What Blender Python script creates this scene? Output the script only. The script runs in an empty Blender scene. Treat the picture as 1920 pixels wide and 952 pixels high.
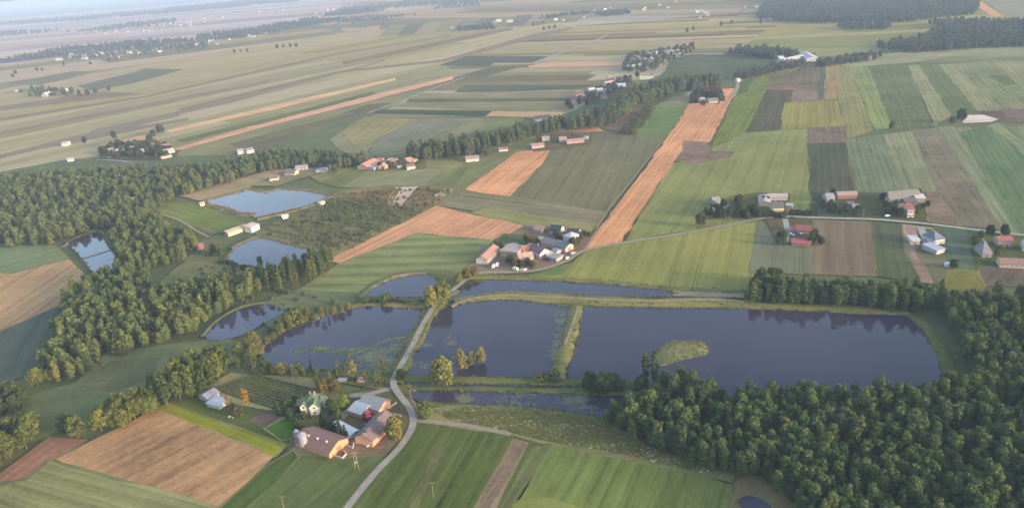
import bpy, math, random
from mathutils import Vector, Matrix
sc = bpy.context.scene
COL = sc.collection
# ---------------------------------------------------------------- camera
W, H = 1920.0, 952.0
FPX = 1371.0
CAM_H = 200.0
YH, ROLL = -68.0, math.radians(-4.5)
PITCH = math.atan((H/2 - YH)/FPX)
cam = bpy.data.cameras.new('camera'); camo = bpy.data.objects.new('camera', cam); COL.objects.link(camo)
cam.sensor_fit = 'HORIZONTAL'; cam.sensor_width = 36.0; cam.lens = 36.0*FPX/W
cam.clip_start = 1.0; cam.clip_end = 60000.0
CM = Matrix.Rotation(math.pi/2 - PITCH, 3, 'X') @ Matrix.Rotation(ROLL, 3, 'Z')
camo.matrix_world = Matrix.Translation((0, 0, CAM_H)) @ CM.to_4x4()
sc.camera = camo
# ---------------------------------------------------------------- sky, sun, exposure
SUN_EL, SUN_AZ = math.radians(10.0), math.radians(120.0)     # azimuth clockwise from +Y (the way the camera looks)
wd = bpy.data.worlds.new('World'); sc.world = wd; wd.use_nodes = True
nt = wd.node_tree; bg = nt.nodes['Background']
sky = nt.nodes.new('ShaderNodeTexSky'); sky.sky_type = 'NISHITA'; sky.sun_disc = False
sky.sun_elevation = SUN_EL; sky.sun_rotation = SUN_AZ; sky.altitude = 200
sky.air_density = 1.0; sky.dust_density = 3.0; sky.ozone_density = 1.0
nt.links.new(sky.outputs[0], bg.inputs[0]); bg.inputs[1].default_value = 0.15
sl = bpy.data.lights.new('sun', 'SUN'); sl.energy = 1.7; sl.angle = math.radians(6.0); sl.color = (1.0, 0.80, 0.58)
so = bpy.data.objects.new('sun', sl); COL.objects.link(so)
so.rotation_euler = (math.pi/2 - SUN_EL, 0, math.pi - SUN_AZ)
so.location = (300, -100, 400)
vs = sc.view_settings; vs.view_transform = 'Standard'; vs.look = 'None'; vs.exposure = 2.2; vs.gamma = 1.0; vs.use_curve_mapping = False
sc.render.engine = 'CYCLES'
sc.cycles.use_denoising = True
sc.cycles.max_bounces = 8; sc.cycles.diffuse_bounces = 4; sc.cycles.glossy_bounces = 3; sc.cycles.transmission_bounces = 2
sc.cycles.volume_bounces = 1; sc.cycles.transparent_max_bounces = 4
def G(x, y, z=0.0):
    d = CM @ Vector(((x - W/2)/FPX, (H/2 - y)/FPX, -1.0))
    t = (z - CAM_H)/min(d.z, -.0155*math.hypot(d.x, d.y))          # nothing is placed beyond 13 km
    return Vector((d.x*t, d.y*t, z))
R = random.Random(7)
# ---------------------------------------------------------------- helpers
HAZE = 1.2e-4
PINF, EIL = (.58, .695, .90), (1.44, 1.50, 1.60)          # measured brightness of the air and of the light on level ground
def lin(c, sat=.84):
    m = sum(c)/3.0; c = [m + (k - m)*sat + o for k, o in zip(c, (5, -1, 5))]
    return tuple((v/12.92 if v < .04045 else ((v + .055)/1.055)**2.4) for v in (k/255.0 for k in c))
def alb(c, x, y, g=1.0):
    """base colour of level ground whose colour through this air is c"""
    d = (G(x, y) - Vector((0, 0, CAM_H))).length; T = max(.66, math.exp(-HAZE*d)); s = lin(c, (.72 if c[0] > 200 else .86) if c[0] > c[1] + 22 else (.76 if y > 340 else .7))
    return tuple(min(.6, max(.012, (s[i] - PINF[i]*(1 - T))/(T*EIL[i])*g)) for i in range(3))
def new(name, me, parent=None, **kw):
    o = bpy.data.objects.new(name, me); COL.objects.link(o)
    if parent: o.parent = parent
    for k, v in kw.items():
        if v is not None: o[k] = v
    return o
def mesh(name, v, f, mats=(), mi=None, smooth=False):
    me = bpy.data.meshes.new(name); me.from_pydata([tuple(p) for p in v], [], f)
    for m in mats: me.materials.append(m)
    if mi: me.polygons.foreach_set('material_index', mi)
    if smooth: me.polygons.foreach_set('use_smooth', [True]*len(f))
    me.update(); return me
class MB:
    """collects shapes with material slots into one mesh"""
    def __init__(s): s.v = []; s.f = []; s.m = []
    def add(s, v, f, m=0):
        n = len(s.v); s.v += [tuple(p) for p in v]; s.f += [tuple(i + n for i in q) for q in f]; s.m += [m]*len(f)
    def box(s, x0, x1, y0, y1, z0, z1, m=0):
        s.add([(x0,y0,z0),(x1,y0,z0),(x1,y1,z0),(x0,y1,z0),(x0,y0,z1),(x1,y0,z1),(x1,y1,z1),(x0,y1,z1)],
              [(0,3,2,1),(4,5,6,7),(0,1,5,4),(1,2,6,5),(2,3,7,6),(3,0,4,7)], m)
    def cone(s, c, r0, r1, z0, z1, n=16, m=0, cap=True):
        v = [(c[0]+r*math.cos(2*math.pi*i/n), c[1]+r*math.sin(2*math.pi*i/n), z) for r, z in ((r0,z0),(r1,z1)) for i in range(n)]
        f = [(i, (i+1)%n, n+(i+1)%n, n+i) for i in range(n)]
        if cap: f += [tuple(range(n, 2*n)), tuple(range(n-1, -1, -1))]
        s.add(v, f, m)
    def bar(s, a, b, r, m=0, n=6, r2=None):
        a, b = Vector(a), Vector(b); d = (b - a).normalized(); r2 = r if r2 is None else r2
        u = d.orthogonal().normalized(); w = d.cross(u)
        v = [p + (u*math.cos(2*math.pi*i/n) + w*math.sin(2*math.pi*i/n))*q for p, q in ((a, r), (b, r2)) for i in range(n)]
        s.add(v, [(i, (i+1)%n, n+(i+1)%n, n+i) for i in range(n)] + [tuple(range(n, 2*n)), tuple(range(n-1, -1, -1))], m)
    def mesh(s, name, mats, smooth=False): return mesh(name, s.v, s.f, mats, s.m, smooth)
def spline(pts, closed=False, n=6):
    P = [Vector(p) for p in pts]; out = []; L = len(P)
    for i in range(L if closed else L - 1):
        if closed: a, b, c, d = P[i-1], P[i], P[(i+1)%L], P[(i+2)%L]
        else: a, b, c, d = P[max(i-1,0)], P[i], P[i+1], P[min(i+2,L-1)]
        for k in range(n):
            t = k/n
            out.append(.5*((2*b) + (c - a)*t + (2*a - 5*b + 4*c - d)*t*t + (3*b - a - 3*c + d)*t**3))
    if not closed: out.append(P[-1])
    return out
def px(pts): return [G(x, y) for x, y in pts]
def inside(p, poly):
    c = False; n = len(poly); x, y = p[0], p[1]
    for i in range(n):
        a, b = poly[i], poly[i-1]
        if (a[1] > y) != (b[1] > y) and x < (b[0]-a[0])*(y-a[1])/(b[1]-a[1]) + a[0]: c = not c
    return c
def clip(poly, n, d):                                        # keep p.n >= d
    out = []
    for i in range(len(poly)):
        a, b = poly[i-1], poly[i]; da, db = a.dot(n) - d, b.dot(n) - d
        if da >= 0: out.append(a)
        if (da >= 0) != (db >= 0): out.append(a.lerp(b, da/(da - db)))
    return out
# ---------------------------------------------------------------- materials
class N:
    def __init__(s, name):
        s.m = bpy.data.materials.new(name); s.m.use_nodes = True; s.t = s.m.node_tree; s.b = s.t.nodes['Principled BSDF']
        s.b.inputs['Roughness'].default_value = .9; s.b.inputs['Specular IOR Level'].default_value = .2
    def n(s, typ, **kw):
        x = s.t.nodes.new('ShaderNode' + typ)
        for k, v in kw.items(): setattr(x, k, v)
        return x
    def ln(s, a, b): s.t.links.new(a, b)
    def val(s, x, v):
        if hasattr(v, 'links'): s.ln(v, x)
        else: x.default_value = v
    def math(s, op, a, b=0.0, c=0.0):
        x = s.n('Math', operation=op)
        for i, v in enumerate((a, b, c)): s.val(x.inputs[i], v)
        return x.outputs[0]
    def mixc(s, f, a, b, typ='MIX'):
        x = s.n('Mix', data_type='RGBA', blend_type=typ)
        for i, v in ((0, f), (6, a), (7, b)):
            s.val(x.inputs[i], (*v, 1) if isinstance(v, tuple) and len(v) == 3 else v)
        return x.outputs[2]
    def noise(s, vec, scale, detail=3.0, rough=.55):
        x = s.n('TexNoise'); s.ln(vec, x.inputs['Vector'])
        x.inputs['Scale'].default_value = scale; x.inputs['Detail'].default_value = detail; x.inputs['Roughness'].default_value = rough
        return x.outputs['Fac']
    def ramp(s, v, a, b, c=0.0, d=1.0):
        x = s.n('MapRange'); s.ln(v, x.inputs[0])
        for i, k in enumerate((a, b, c, d)): x.inputs[i+1].default_value = k
        return x.outputs[0]
    def scale(s, vec, v):
        x = s.n('VectorMath', operation='MULTIPLY'); s.ln(vec, x.inputs[0]); x.inputs[1].default_value = v; return x.outputs[0]
    def bump(s, h, st, dist=.3):
        x = s.n('Bump'); s.ln(h, x.inputs['Height']); x.inputs['Strength'].default_value = st; x.inputs['Distance'].default_value = dist
        s.ln(x.outputs[0], s.b.inputs['Normal'])
def crop_mat(name, row, tram, streak, patch, fine, warm=.3, rowk=.3):
    """level farmland: the object's own colour, worked in rows along the UV's u axis (metres)"""
    k = N(name); oi = k.n('ObjectInfo'); uv = k.n('UVMap').outputs[0]
    add = k.n('VectorMath', operation='ADD'); k.ln(uv, add.inputs[0])
    off = k.scale(oi.outputs['Random'], (900., 700., 0.)); k.ln(off, add.inputs[1]); p = add.outputs[0]
    big = k.noise(p, .014, 4); mid = k.noise(p, .06, 5, .65); st = k.noise(k.scale(p, (.006, .22, 1)), 1.0, 4, .6); st2 = k.noise(k.scale(p, (.03, .9, 1)), 1.0, 3)
    fi = k.noise(p, .3, 6, .75)
    v = k.math('ADD', 1.0, k.math('MULTIPLY', k.math('SUBTRACT', big, .5), patch*2.4))
    v = k.math('ADD', v, k.math('MULTIPLY', k.math('SUBTRACT', mid, .5), patch))
    v = k.math('ADD', v, k.math('MULTIPLY', k.math('SUBTRACT', st, .5), streak*2.5))
    v = k.math('ADD', v, k.math('MULTIPLY', k.math('SUBTRACT', st2, .5), streak))
    v = k.math('ADD', v, k.math('MULTIPLY', k.math('SUBTRACT', fi, .5), fine*2.2))
    sep = k.n('SeparateXYZ'); k.ln(p, sep.inputs[0])
    wob = k.math('MULTIPLY', k.math('SUBTRACT', mid, .5), 1.6)
    y = k.math('ADD', sep.outputs[1], wob)
    if row:
        r = k.math('PINGPONG', k.math('DIVIDE', k.math('ADD', y, k.math('MULTIPLY', st, 9.0)), row), .5)
        v = k.math('SUBTRACT', v, k.math('MULTIPLY', k.math('MULTIPLY', k.ramp(r, .0, .4, 1.0, 0.0), k.ramp(st2, .4, .62) if row < 12 else 1.0), rowk))
    if tram:
        for o in (0.0, 2.1):
            r = k.math('PINGPONG', k.math('ADD', y, o), tram/2)
            v = k.math('MULTIPLY', v, k.ramp(r, .2, .6, .72, 1.0))
    hsv = k.n('HueSaturation'); k.ln(oi.outputs['Color'], hsv.inputs['Color']); k.ln(v, hsv.inputs['Value'])
    c = k.mixc(k.ramp(mid, .5, .75, 0, warm), hsv.outputs[0], k.mixc(1.0, hsv.outputs[0], (1.25, 1.02, .75), 'MULTIPLY'))
    k.ln(c, k.b.inputs['Base Color']); k.bump(fi, .5, .25); k.b.inputs['Roughness'].default_value = 1.0; k.b.inputs['Specular IOR Level'].default_value = .05
    return k.m
M = {}
M['crop'] = crop_mat('crop', 7.0, 0, .36, .36, .34, warm=.15, rowk=.3)
M['tram'] = crop_mat('crop_tramlines', 0, 17., .26, .34, .3)
M['rows'] = crop_mat('crop_rows', 5.2, 0, .42, .36, .36, warm=.2, rowk=.42)
M['bands'] = crop_mat('crop_bands', 17., 0, .24, .3, .3, rowk=.34)
M['stripe'] = crop_mat('crop_pale_stripes', 13., 0, .34, .3, .3, rowk=-.3)
M['meadow'] = crop_mat('meadow', 0, 0, .1, .55, .42, .5)
M['soil'] = crop_mat('soil', 3.4, 0, .42, .62, .5, .3, .22)
M['far'] = crop_mat('far_crop', 9.0, 0, .3, .2, .15, warm=.08, rowk=.15)
def plain(name, c, rough=.85, var=.25, sc_=.6, bump=0, spec=.2):
    k = N(name); g = k.n('NewGeometry').outputs['Position']; f = k.noise(g, sc_, 5, .65)
    k.ln(k.mixc(k.ramp(f, .3, .7), tuple(v*(1 - var) for v in c), tuple(min(.85, v*(1 + var*.6)) for v in c)), k.b.inputs['Base Color'])
    k.b.inputs['Roughness'].default_value = rough; k.b.inputs['Specular IOR Level'].default_value = spec
    if bump: k.bump(f, bump, .1)
    return k.m
_pc = {}
def paint(c, kind='wall'):
    """building surface in base colour c (linear); kind picks the finish"""
    key = (tuple(round(v, 3) for v in c), kind)
    if key in _pc: return _pc[key]
    k = N(kind); tc = k.n('TexCoord').outputs['Object']; f = k.noise(tc, .9, 5, .7); f2 = k.noise(k.scale(tc, (1., 1., .15)), 1.6, 4)
    c1 = k.mixc(k.ramp(f, .35, .7, 0, .85 if kind == 'roof' else .55), c, tuple(v*.55 for v in c)); c1 = k.mixc(k.ramp(f2, .5, .8, 0, .4), c1, tuple(v*.7 for v in c))
    sep = k.n('SeparateXYZ'); k.ln(tc, sep.inputs[0])
    if kind == 'roof':
        r = k.math('PINGPONG', sep.outputs[0], .55); k.bump(r, .6, .15); k.b.inputs['Roughness'].default_value = .65
        c1 = k.mixc(k.ramp(r, 0, .12, .35, 0), c1, tuple(v*.5 for v in c))
    if kind == 'metal': k.b.inputs['Metallic'].default_value = .35; k.b.inputs['Roughness'].default_value = .45
    if kind == 'gloss': k.b.inputs['Roughness'].default_value = .25; k.b.inputs['Specular IOR Level'].default_value = .5
    k.ln(c1, k.b.inputs['Base Color']); _pc[key] = k.m; return k.m
def glass_mat():
    k = N('window_glass'); k.b.inputs['Base Color'].default_value = (.03, .035, .045, 1); k.b.inputs['Roughness'].default_value = .08; k.b.inputs['Specular IOR Level'].default_value = .6; return k.m
M['glass'] = glass_mat(); M['frame'] = plain('window_frame', (.6, .58, .55)); M['dark'] = plain('dark_opening', (.025, .022, .02)); M['rubber'] = plain('rubber', (.02, .02, .02))
M['wood'] = plain('weathered_wood', (.22, .17, .12), sc_=2.0); M['concrete'] = plain('concrete', (.36, .34, .3), sc_=1.0); M['bark'] = plain('bark', (.1, .08, .06), sc_=2.5, bump=.4)
def gravel(name, c):
    k = N(name); uv = k.n('UVMap').outputs[0]; g = k.n('NewGeometry').outputs['Position']
    f = k.noise(g, .25, 6, .7); f2 = k.noise(k.scale(uv, (.05, 2.0, 1)), 1.0, 4)
    cc = k.mixc(k.ramp(f, .3, .7), tuple(v*.75 for v in c), tuple(v*1.15 for v in c))
    cc = k.mixc(k.ramp(f2, .45, .7, 0, .5), cc, (c[0]*.62, c[1]*.66, c[2]*.5)); k.ln(cc, k.b.inputs['Base Color']); k.bump(f, .4, .1); return k.m
M['road'] = gravel('road_gravel', (.25, .22, .195)); M['dirt'] = gravel('dirt_track', (.24, .195, .14)); M['asphalt'] = gravel('pale_asphalt', (.26, .265, .235))
def bank_mat(name, c1, c2, c3):
    k = N(name); g = k.n('NewGeometry').outputs['Position']; f = k.noise(g, .08, 5, .65); f2 = k.noise(g, .9, 4, .7); f3 = k.noise(g, .022, 2)
    c = k.mixc(k.ramp(f, .35, .65), c1, c2); c = k.mixc(k.ramp(f3, .5, .68, 0, .8), c, c3); c = k.mixc(k.ramp(f2, .3, .75, .5, 0), c, tuple(v*.4 for v in c1))
    k.ln(c, k.b.inputs['Base Color']); k.bump(f2, .8, .5); k.b.inputs['Roughness'].default_value = 1; k.b.inputs['Specular IOR Level'].default_value = .05; return k.m
M['bank'] = bank_mat('bank_grass', (.085, .105, .032), (.15, .15, .05), (.19, .16, .075))
M['reedbank'] = bank_mat('bank_dry_reed', (.12, .11, .045), (.2, .16, .075), (.26, .17, .09))
M['drybank'] = bank_mat('bank_yellow_grass', (.14, .14, .045), (.2, .19, .065), (.22, .19, .08))
M['clay'] = bank_mat('clay_bank', (.26, .15, .11), (.32, .2, .15), (.22, .17, .1))
M['ground'] = bank_mat('rough_grass', (.075, .1, .038), (.125, .135, .055), (.15, .14, .065))
def water(name, weed, deep=(.022, .018, .03)):
    k = N(name); g = k.n('NewGeometry').outputs['Position']; b = k.b
    b.inputs['IOR'].default_value = 1.33; b.inputs['Specular IOR Level'].default_value = .5; b.inputs['Roughness'].default_value = .04
    f = k.noise(g, .03, 6, .7); f2 = k.noise(g, .22, 5, .75)
    w = k.math('MULTIPLY', k.ramp(f, 1 - weed, 1.08 - weed), k.ramp(f2, .42, .6))
    f3 = k.noise(g, .006, 3); f4 = k.noise(k.scale(g, (.4, 1., 1.)), .035, 4)
    murk = k.mixc(k.ramp(f3, .35, .65), deep, tuple(v*2.0 for v in deep))
    k.ln(k.mixc(w, murk, (.12, .13, .11)), b.inputs['Base Color']); k.ln(k.math('MAXIMUM', k.ramp(w, 0, 1, .03, .8), k.ramp(f4, .45, .7, .03, .13)), b.inputs['Roughness'])
    rp = k.noise(k.scale(g, (.6, 1.2, 1)), .8, 3); k.bump(rp, .035, .1); return k.m
M['water'] = water('pond_water', .28); M['weedy'] = water('pond_water_weedy', .3); M['clear'] = water('pond_water_clear', .1)
# ---------------------------------------------------------------- ground sheet
def ground():
    xs = [-30000, -12000, -6000] + [-4000 + 400*i for i in range(21)] + [6000, 12000, 30000]
    ys = [-3000, -1000] + [-400 + 200*i for i in range(33)] + [8000, 12000, 20000, 34000]
    v = [(x, y, 0) for y in ys for x in xs]; n = len(xs)
    f = [(j*n+i, j*n+i+1, (j+1)*n+i+1, (j+1)*n+i) for j in range(len(ys)-1) for i in range(n-1)]
    new('ground', mesh('ground', v, f, [M['ground']]), kind='structure')
ground()
ZK = [0]
def nz(): ZK[0] += 1; return .03 + .0035*ZK[0]
def sheet(name, pts, z, m, col=(1, 1, 1, 1), rows=None, jit=0.0, **kw):
    """one level patch of land from world points; rows = direction the land is worked in"""
    o3 = sum(pts, Vector())/len(pts); P = []
    for i in range(len(pts)):
        a, b = pts[i], pts[(i+1) % len(pts)]; L = (b - a).length; n = max(1, min(24, int(L/14))) if jit else 1
        for k in range(n):
            q = a.lerp(b, k/n)
            if jit: q = q + Vector((R.uniform(-jit, jit), R.uniform(-jit, jit), 0))
            P.append(Vector((q.x - o3.x, q.y - o3.y, 0)))
    d = Vector((rows[0], rows[1])).normalized() if rows else Vector((1, 0))
    me = mesh(name, P, [tuple(range(len(P)))], [m])
    if me.polygons and me.polygons[0].normal.z < 0: me.flip_normals()
    uv = me.uv_layers.new(name='UVMap')
    for lp in me.loops:
        c = me.vertices[lp.vertex_index].co; uv.data[lp.index].uv = (c.x*d.x + c.y*d.y, -c.x*d.y + c.y*d.x)
    o = new(name, me, kind='structure', **kw); o.location = (o3.x, o3.y, z); o.color = col; return o
def F(name, pts, c, m='crop', rows=None, jit=1.3, g=1.0, edge=True):
    """a field: corners in the photograph laid on the ground; rows = two points along its rows"""
    P = px(pts); cx = sum(p[0] for p in pts)/len(pts); cy = sum(p[1] for p in pts)/len(pts)
    d = None
    if rows: a, b = G(*rows[:2]), G(*rows[2:]); d = (b.x - a.x, b.y - a.y)
    if edge and 225 < cy < 960 and len(P) < 14:
        cen = sum(P, Vector())/len(P); Q = [p + (p - cen).normalized()*1.5 for p in P]
        sheet('field_margin', Q, nz(), M['meadow'], (*alb(R.choice([(118,130,84),(138,138,96),(100,116,72)]), cx, cy), 1), d, .5)
    return sheet(name, P, nz(), M[m], (*alb(c, cx, cy, g), 1), d, jit)
def strips(name, pts, rows, wid, pal, cut=(400, 1500), m='far', rnd=None):
    """a block of narrow parallel strip fields, each one a field of its own"""
    rr = rnd or R; P = px(pts); a, b = G(*rows[:2]), G(*rows[2:]); d = Vector((b.x - a.x, b.y - a.y, 0)).normalized(); n = Vector((-d.y, d.x, 0))
    vs_ = [p.dot(n) for p in P]; us = [p.dot(d) for p in P]; v = min(vs_); z = nz(); nz(); cx = sum(p[0] for p in pts)/len(pts)
    while v < max(vs_):
        w = rr.uniform(*wid); Q = clip(clip(P, n, v), -n, -(v + w)); u = min(us) - rr.uniform(0, cut[0])
        while u < max(us) and len(Q) > 2:
            L = rr.uniform(*cut); S = clip(clip(Q, d, u), -d, -(u + L)); u += L
            if len(S) > 2:
                c = sum(S, Vector())/len(S); dd = Vector((c.x, c.y, c.z)) ; k = rr.choice(pal); j = rr.uniform(-5, 5); k = tuple(t + j + q for t, q in zip(k, (5, 2, -1)))
                T = max(.66, math.exp(-HAZE*(dd - Vector((0, 0, CAM_H))).length)); s = lin(k)
                col = tuple(min(.6, max(.015, (s[i] - PINF[i]*(1 - T))/(T*EIL[i]))) for i in range(3))
                sheet(name, S, z, M[m], (*col, 1), (d.x, d.y))
        v += w
def ribbon(name, pts, w, m, z=None, closed=False, n=6, prof=None, parent=None, kind='structure', w2=None, **kw):
    """a strip of constant width along a curve; prof lists (offset as a share of w, height) across it"""
    C = spline(pts, closed, n); L = len(C); prof = prof or ((-.5, 0), (.5, 0)); z = nz() if z is None else z
    v = []; f = []; k = len(prof); uvs = []; s = 0.0
    for i, p in enumerate(C):
        a, b = C[i-1] if (i or closed) else p, C[(i+1) % L] if (i < L-1 or closed) else p
        t = (b - a).normalized(); nn = Vector((-t.y, t.x, 0)); s += (p - C[i-1]).length if i else 0
        zz = z(i/(L-1)) if callable(z) else z
        ww = (w if w2 is None else w + (w2 - w)*i/(L-1))*(1 + R.uniform(-.04, .04) + (.14*math.sin(i*.9 + w) if len(prof) > 2 else 0))
        for o, h in prof: v.append(p + nn*o*ww + Vector((0, 0, zz + h*(1 + R.uniform(-.08, .08)) if h else zz))); uvs.append((s, o*ww))
    for i in range(L if closed else L-1):
        for j in range(k-1): f.append((i*k+j+1, i*k+j, ((i+1) % L)*k+j, ((i+1) % L)*k+j+1))
    me = mesh(name, v, f, [m], smooth=len(prof) > 2); uv = me.uv_layers.new(name='UVMap')
    for lp in me.loops: uv.data[lp.index].uv = uvs[lp.vertex_index]
    if me.polygons[0].normal.z < 0: me.flip_normals()
    return new(name, me, parent, kind=kind, **kw)
# ---------------------------------------------------------------- farmland, far to near
PALE = [(168,171,144),(162,167,138),(174,172,148),(152,160,130),(166,166,138),(158,163,140)]
MIXG = PALE + [(134,142,120),(140,150,118),(128,134,116)]
HZ = [(172,178,186),(165,172,180),(180,180,178),(158,168,172),(186,184,180)]
LDIR = (325,280,850,145)
strips('field_strip', [(-150,115),(-150,40),(0,6),(640,-28),(640,42),(560,52),(250,92),(0,130)], (0,60,600,10), (160,420), HZ, (700,2600))
strips('field_strip', [(640,-28),(1440,-70),(1440,25),(1060,50),(705,78),(640,62)], (640,20,1280,5), (90,260), [(158,166,160),(150,160,148),(168,168,154),(140,152,142),(172,172,160)], (300,1200))
strips('field_strip', [(-150,200),(-150,108),(0,122),(250,90),(560,50),(650,60),(640,75),(420,98),(110,150),(0,172)], (0,140,420,88), (90,240), [(170,170,158),(162,168,150),(150,158,146),(176,172,160),(140,152,140)], (400,1500))
strips('field_strip', [(-200,360),(-200,180),(0,168),(110,148),(420,96),(640,62),(905,45),(1085,48),(830,118),(862,142),(330,282),(120,300)], LDIR, (28,95), PALE, (500,2200))
strips('field_strip', [(690,222),(735,200),(860,142),(830,118),(1075,50),(1420,22),(1500,40),(1480,100),(1370,112),(1200,150),(1100,195),(1060,215)], (870,160,1200,157), (22,70), MIXG, (250,900))
strips('field_strip', [(1430,60),(1500,30),(1980,-10),(1980,92),(1650,96),(1480,112),(1370,108)], (1480,75,1800,60), (40,140), [(142,156,120),(150,162,126),(132,148,116),(158,166,134)], (300,1200))
# marked dark and bright strips of the left plain
DK = (144,144,128)
for a in [((0,222),(270,180),(640,98),(845,66),(848,68),(640,102),(275,183),(0,227)), ((0,247),(300,190),(500,152),(503,156),(300,196),(0,253)),
          ((170,245),(420,190),(700,118),(720,112),(722,115),(430,194),(180,249)), ((330,205),(640,132),(830,112),(1000,64),(1072,51),(1070,56),(835,116),(645,136),(340,208)),
          ((0,200),(190,172),(270,176),(150,190),(0,208)), ((0,290),(160,250),(330,212),(335,218),(170,257),(0,298)), ((640,116),(880,66),(960,52),(962,56),(890,72),(645,122)),
          ((60,275),(240,240),(350,222),(352,226),(250,246),(70,281))]:
    F('field_strip', a, DK, 'far', LDIR)
F('far_field', [(5,158),(135,134),(178,134),(90,160)], (132,148,136), 'far', (5,158,135,134)); F('far_field', [(140,160),(270,129),(345,130),(245,158),(170,170)], (124,142,130), 'far', (140,160,270,129))
F('wheat_strip', [(60,163),(150,143),(270,131),(150,160),(90,170)], (176,170,146), 'far', LDIR)
F('wheat_strip', [(312,246),(500,200),(742,146),(740,151),(505,208),(318,249)], (220,184,140), 'crop', LDIR)
F('wheat_strip', [(322,281),(500,228),(700,178),(850,143),(850,149),(690,190),(500,237),(340,281)], (222,172,136), 'crop', LDIR)
F('green_strip', [(290,266),(420,236),(640,180),(800,145),(842,143),(690,178),(500,228),(320,280),(300,275)], (148,158,116), 'crop', LDIR)
F('green_strip', [(330,262),(500,222),(700,172),(705,177),(500,230),(340,268)], (118,136,100), 'crop', LDIR)
F('green_strip', [(340,281),(500,238),(690,191),(860,150),(800,172),(690,212),(560,255),(430,290),(330,293)], (140,150,112), 'crop', LDIR)
F('plough_strip', [(430,270),(560,236),(690,205),(735,199),(690,222),(600,240),(470,285)], (120,130,104), 'crop', LDIR)
F('wheat_strip', [(245,258),(280,252),(270,261),(250,264)], (200,172,128), 'crop', LDIR)
# top middle
for i, x in enumerate(range(700, 1060, 34)):
    F('field_strip', [(x+8,70-i*2.6),(x+32,48-i*2.6),(x+64,46-i*2.6),(x+42,67-i*2.6)], [(150,160,138),(130,148,140),(160,166,142),(152,162,138),(146,158,140),(128,146,142)][i % 6], 'far', (x+8,70,x+30,46))
F('far_field', [(660,72),(690,50),(715,48),(700,72)], (178,172,152), 'far'); F('far_field', [(605,45),(625,40),(632,44),(612,49)], (214,160,140), 'far')
F('far_field', [(823,123),(873,106),(1033,106),(1000,118),(927,118),(917,125)], (108,128,118), 'far', (873,106,1033,106)); F('far_field', [(863,142),(917,127),(990,123),(907,144)], (112,132,120), 'far', (873,106,1033,106))
F('wheat_strip', [(990,124),(1033,117),(1203,117),(1200,122),(993,127)], (206,172,140), 'far')
for a, c in [(((850,175),(870,160),(1110,160),(1080,168),(965,172)), (106,128,108)), (((760,193),(768,185),(1075,184),(1070,191)), (112,130,104)), (((697,213),(707,206),(930,208),(907,219)), (88,118,100)),
             (((800,180),(850,174),(1080,170),(1075,183)), (148,154,124)), (((740,200),(760,193),(1068,193),(1060,206),(930,208)), (140,150,112)), (((640,214),(690,196),(735,193),(700,206)), (116,124,104))]:
    F('field_strip', a, c, 'crop', (860,165,1100,163))
F('wheat_strip', [(913,218),(923,209),(1060,211),(1045,221)], (196,170,134), 'crop', (913,214,1050,214)); F('green_field', [(887,235),(933,221),(985,221),(975,235),(900,250)], (124,150,100), 'crop', (900,240,960,222))
F('meadow', [(620,262),(650,240),(685,220),(790,223),(895,222),(930,224),(880,250),(760,288),(690,300),(640,282)], (140,150,114), 'meadow'); F('pale_field', [(640,250),(682,222),(780,224),(707,263),(660,268)], (152,156,106), 'crop', (650,262,700,224))
F('grey_field', [(780,224),(888,227),(800,264),(760,282),(700,290),(690,285),(707,263)], (132,146,120), 'crop', (707,263,780,224))
# right: beyond and between the woods
F('green_field', [(1245,135),(1262,108),(1300,102),(1453,105),(1430,122),(1347,146),(1230,152)], (106,130,112), 'crop', (1280,104,1440,108))
F('pale_field', [(1577,122),(1640,104),(1700,96),(1990,80),(1990,118),(1780,112),(1593,127)], (150,166,128), 'crop', (1600,120,1900,95)); F('green_field', [(1700,118),(1790,106),(1990,108),(1990,122),(1860,118)], (134,150,116), 'crop')
F('meadow', [(1330,175),(1380,150),(1500,118),(1560,122),(1560,190),(1400,252)], (122,132,100), 'meadow')
RD = (1640,130,1700,300)
F('plough_field', [(1443,142),(1507,123),(1540,126),(1537,166),(1443,166)], (126,130,110), 'soil', RD); F('stubble_field', [(1437,163),(1540,160),(1537,172),(1437,170)], (140,128,112), 'soil')
F('green_strip', [(1538,126),(1549,126),(1543,186),(1532,186)], (100,132,112), 'crop', RD); F('wheat_field', [(1549,125),(1577,122),(1583,160),(1590,188),(1545,186)], (160,152,108), 'crop', RD)
F('grey_field', [(1437,168),(1487,170),(1483,192),(1463,243),(1398,249)], (104,116,98), 'rows', (1410,248,1440,170)); F('stubble_field', [(1487,172),(1535,172),(1533,186),(1483,193)], (146,138,124), 'crop', RD)
F('yellow_green_field', [(1470,193),(1570,187),(1584,237),(1463,244)], (152,156,92), 'rows', (1465,243,1475,193))
F('green_field', [(1413,145),(1444,142),(1437,168),(1397,249),(1330,283),(1378,180)], (124,148,88), 'rows', (1340,275,1430,145)); F('green_field', [(1383,157),(1412,147),(1400,173),(1373,180)], (100,130,96), 'crop')
F('green_strip', [(1577,122),(1592,125),(1640,245),(1587,262),(1572,188)], (146,156,106), 'rows', (1580,125,1600,250)); F('green_strip', [(1592,125),(1628,126),(1674,240),(1640,245)], (138,164,104), 'rows', (1600,125,1650,240))
F('grey_field', [(1628,126),(1703,122),(1750,238),(1674,241)], (116,138,102), 'crop', (1660,125,1710,240)); F('green_strip', [(1702,123),(1723,122),(1785,218),(1752,236)], (146,162,118), 'rows', (1712,123,1768,228))
F('green_field', [(1723,122),(1760,121),(1832,208),(1785,218)], (114,140,104), 'crop', (1740,122,1808,212)); F('green_strip', [(1760,121),(1791,120),(1872,207),(1832,208)], (148,162,118), 'rows', (1775,121,1852,208))
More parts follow.
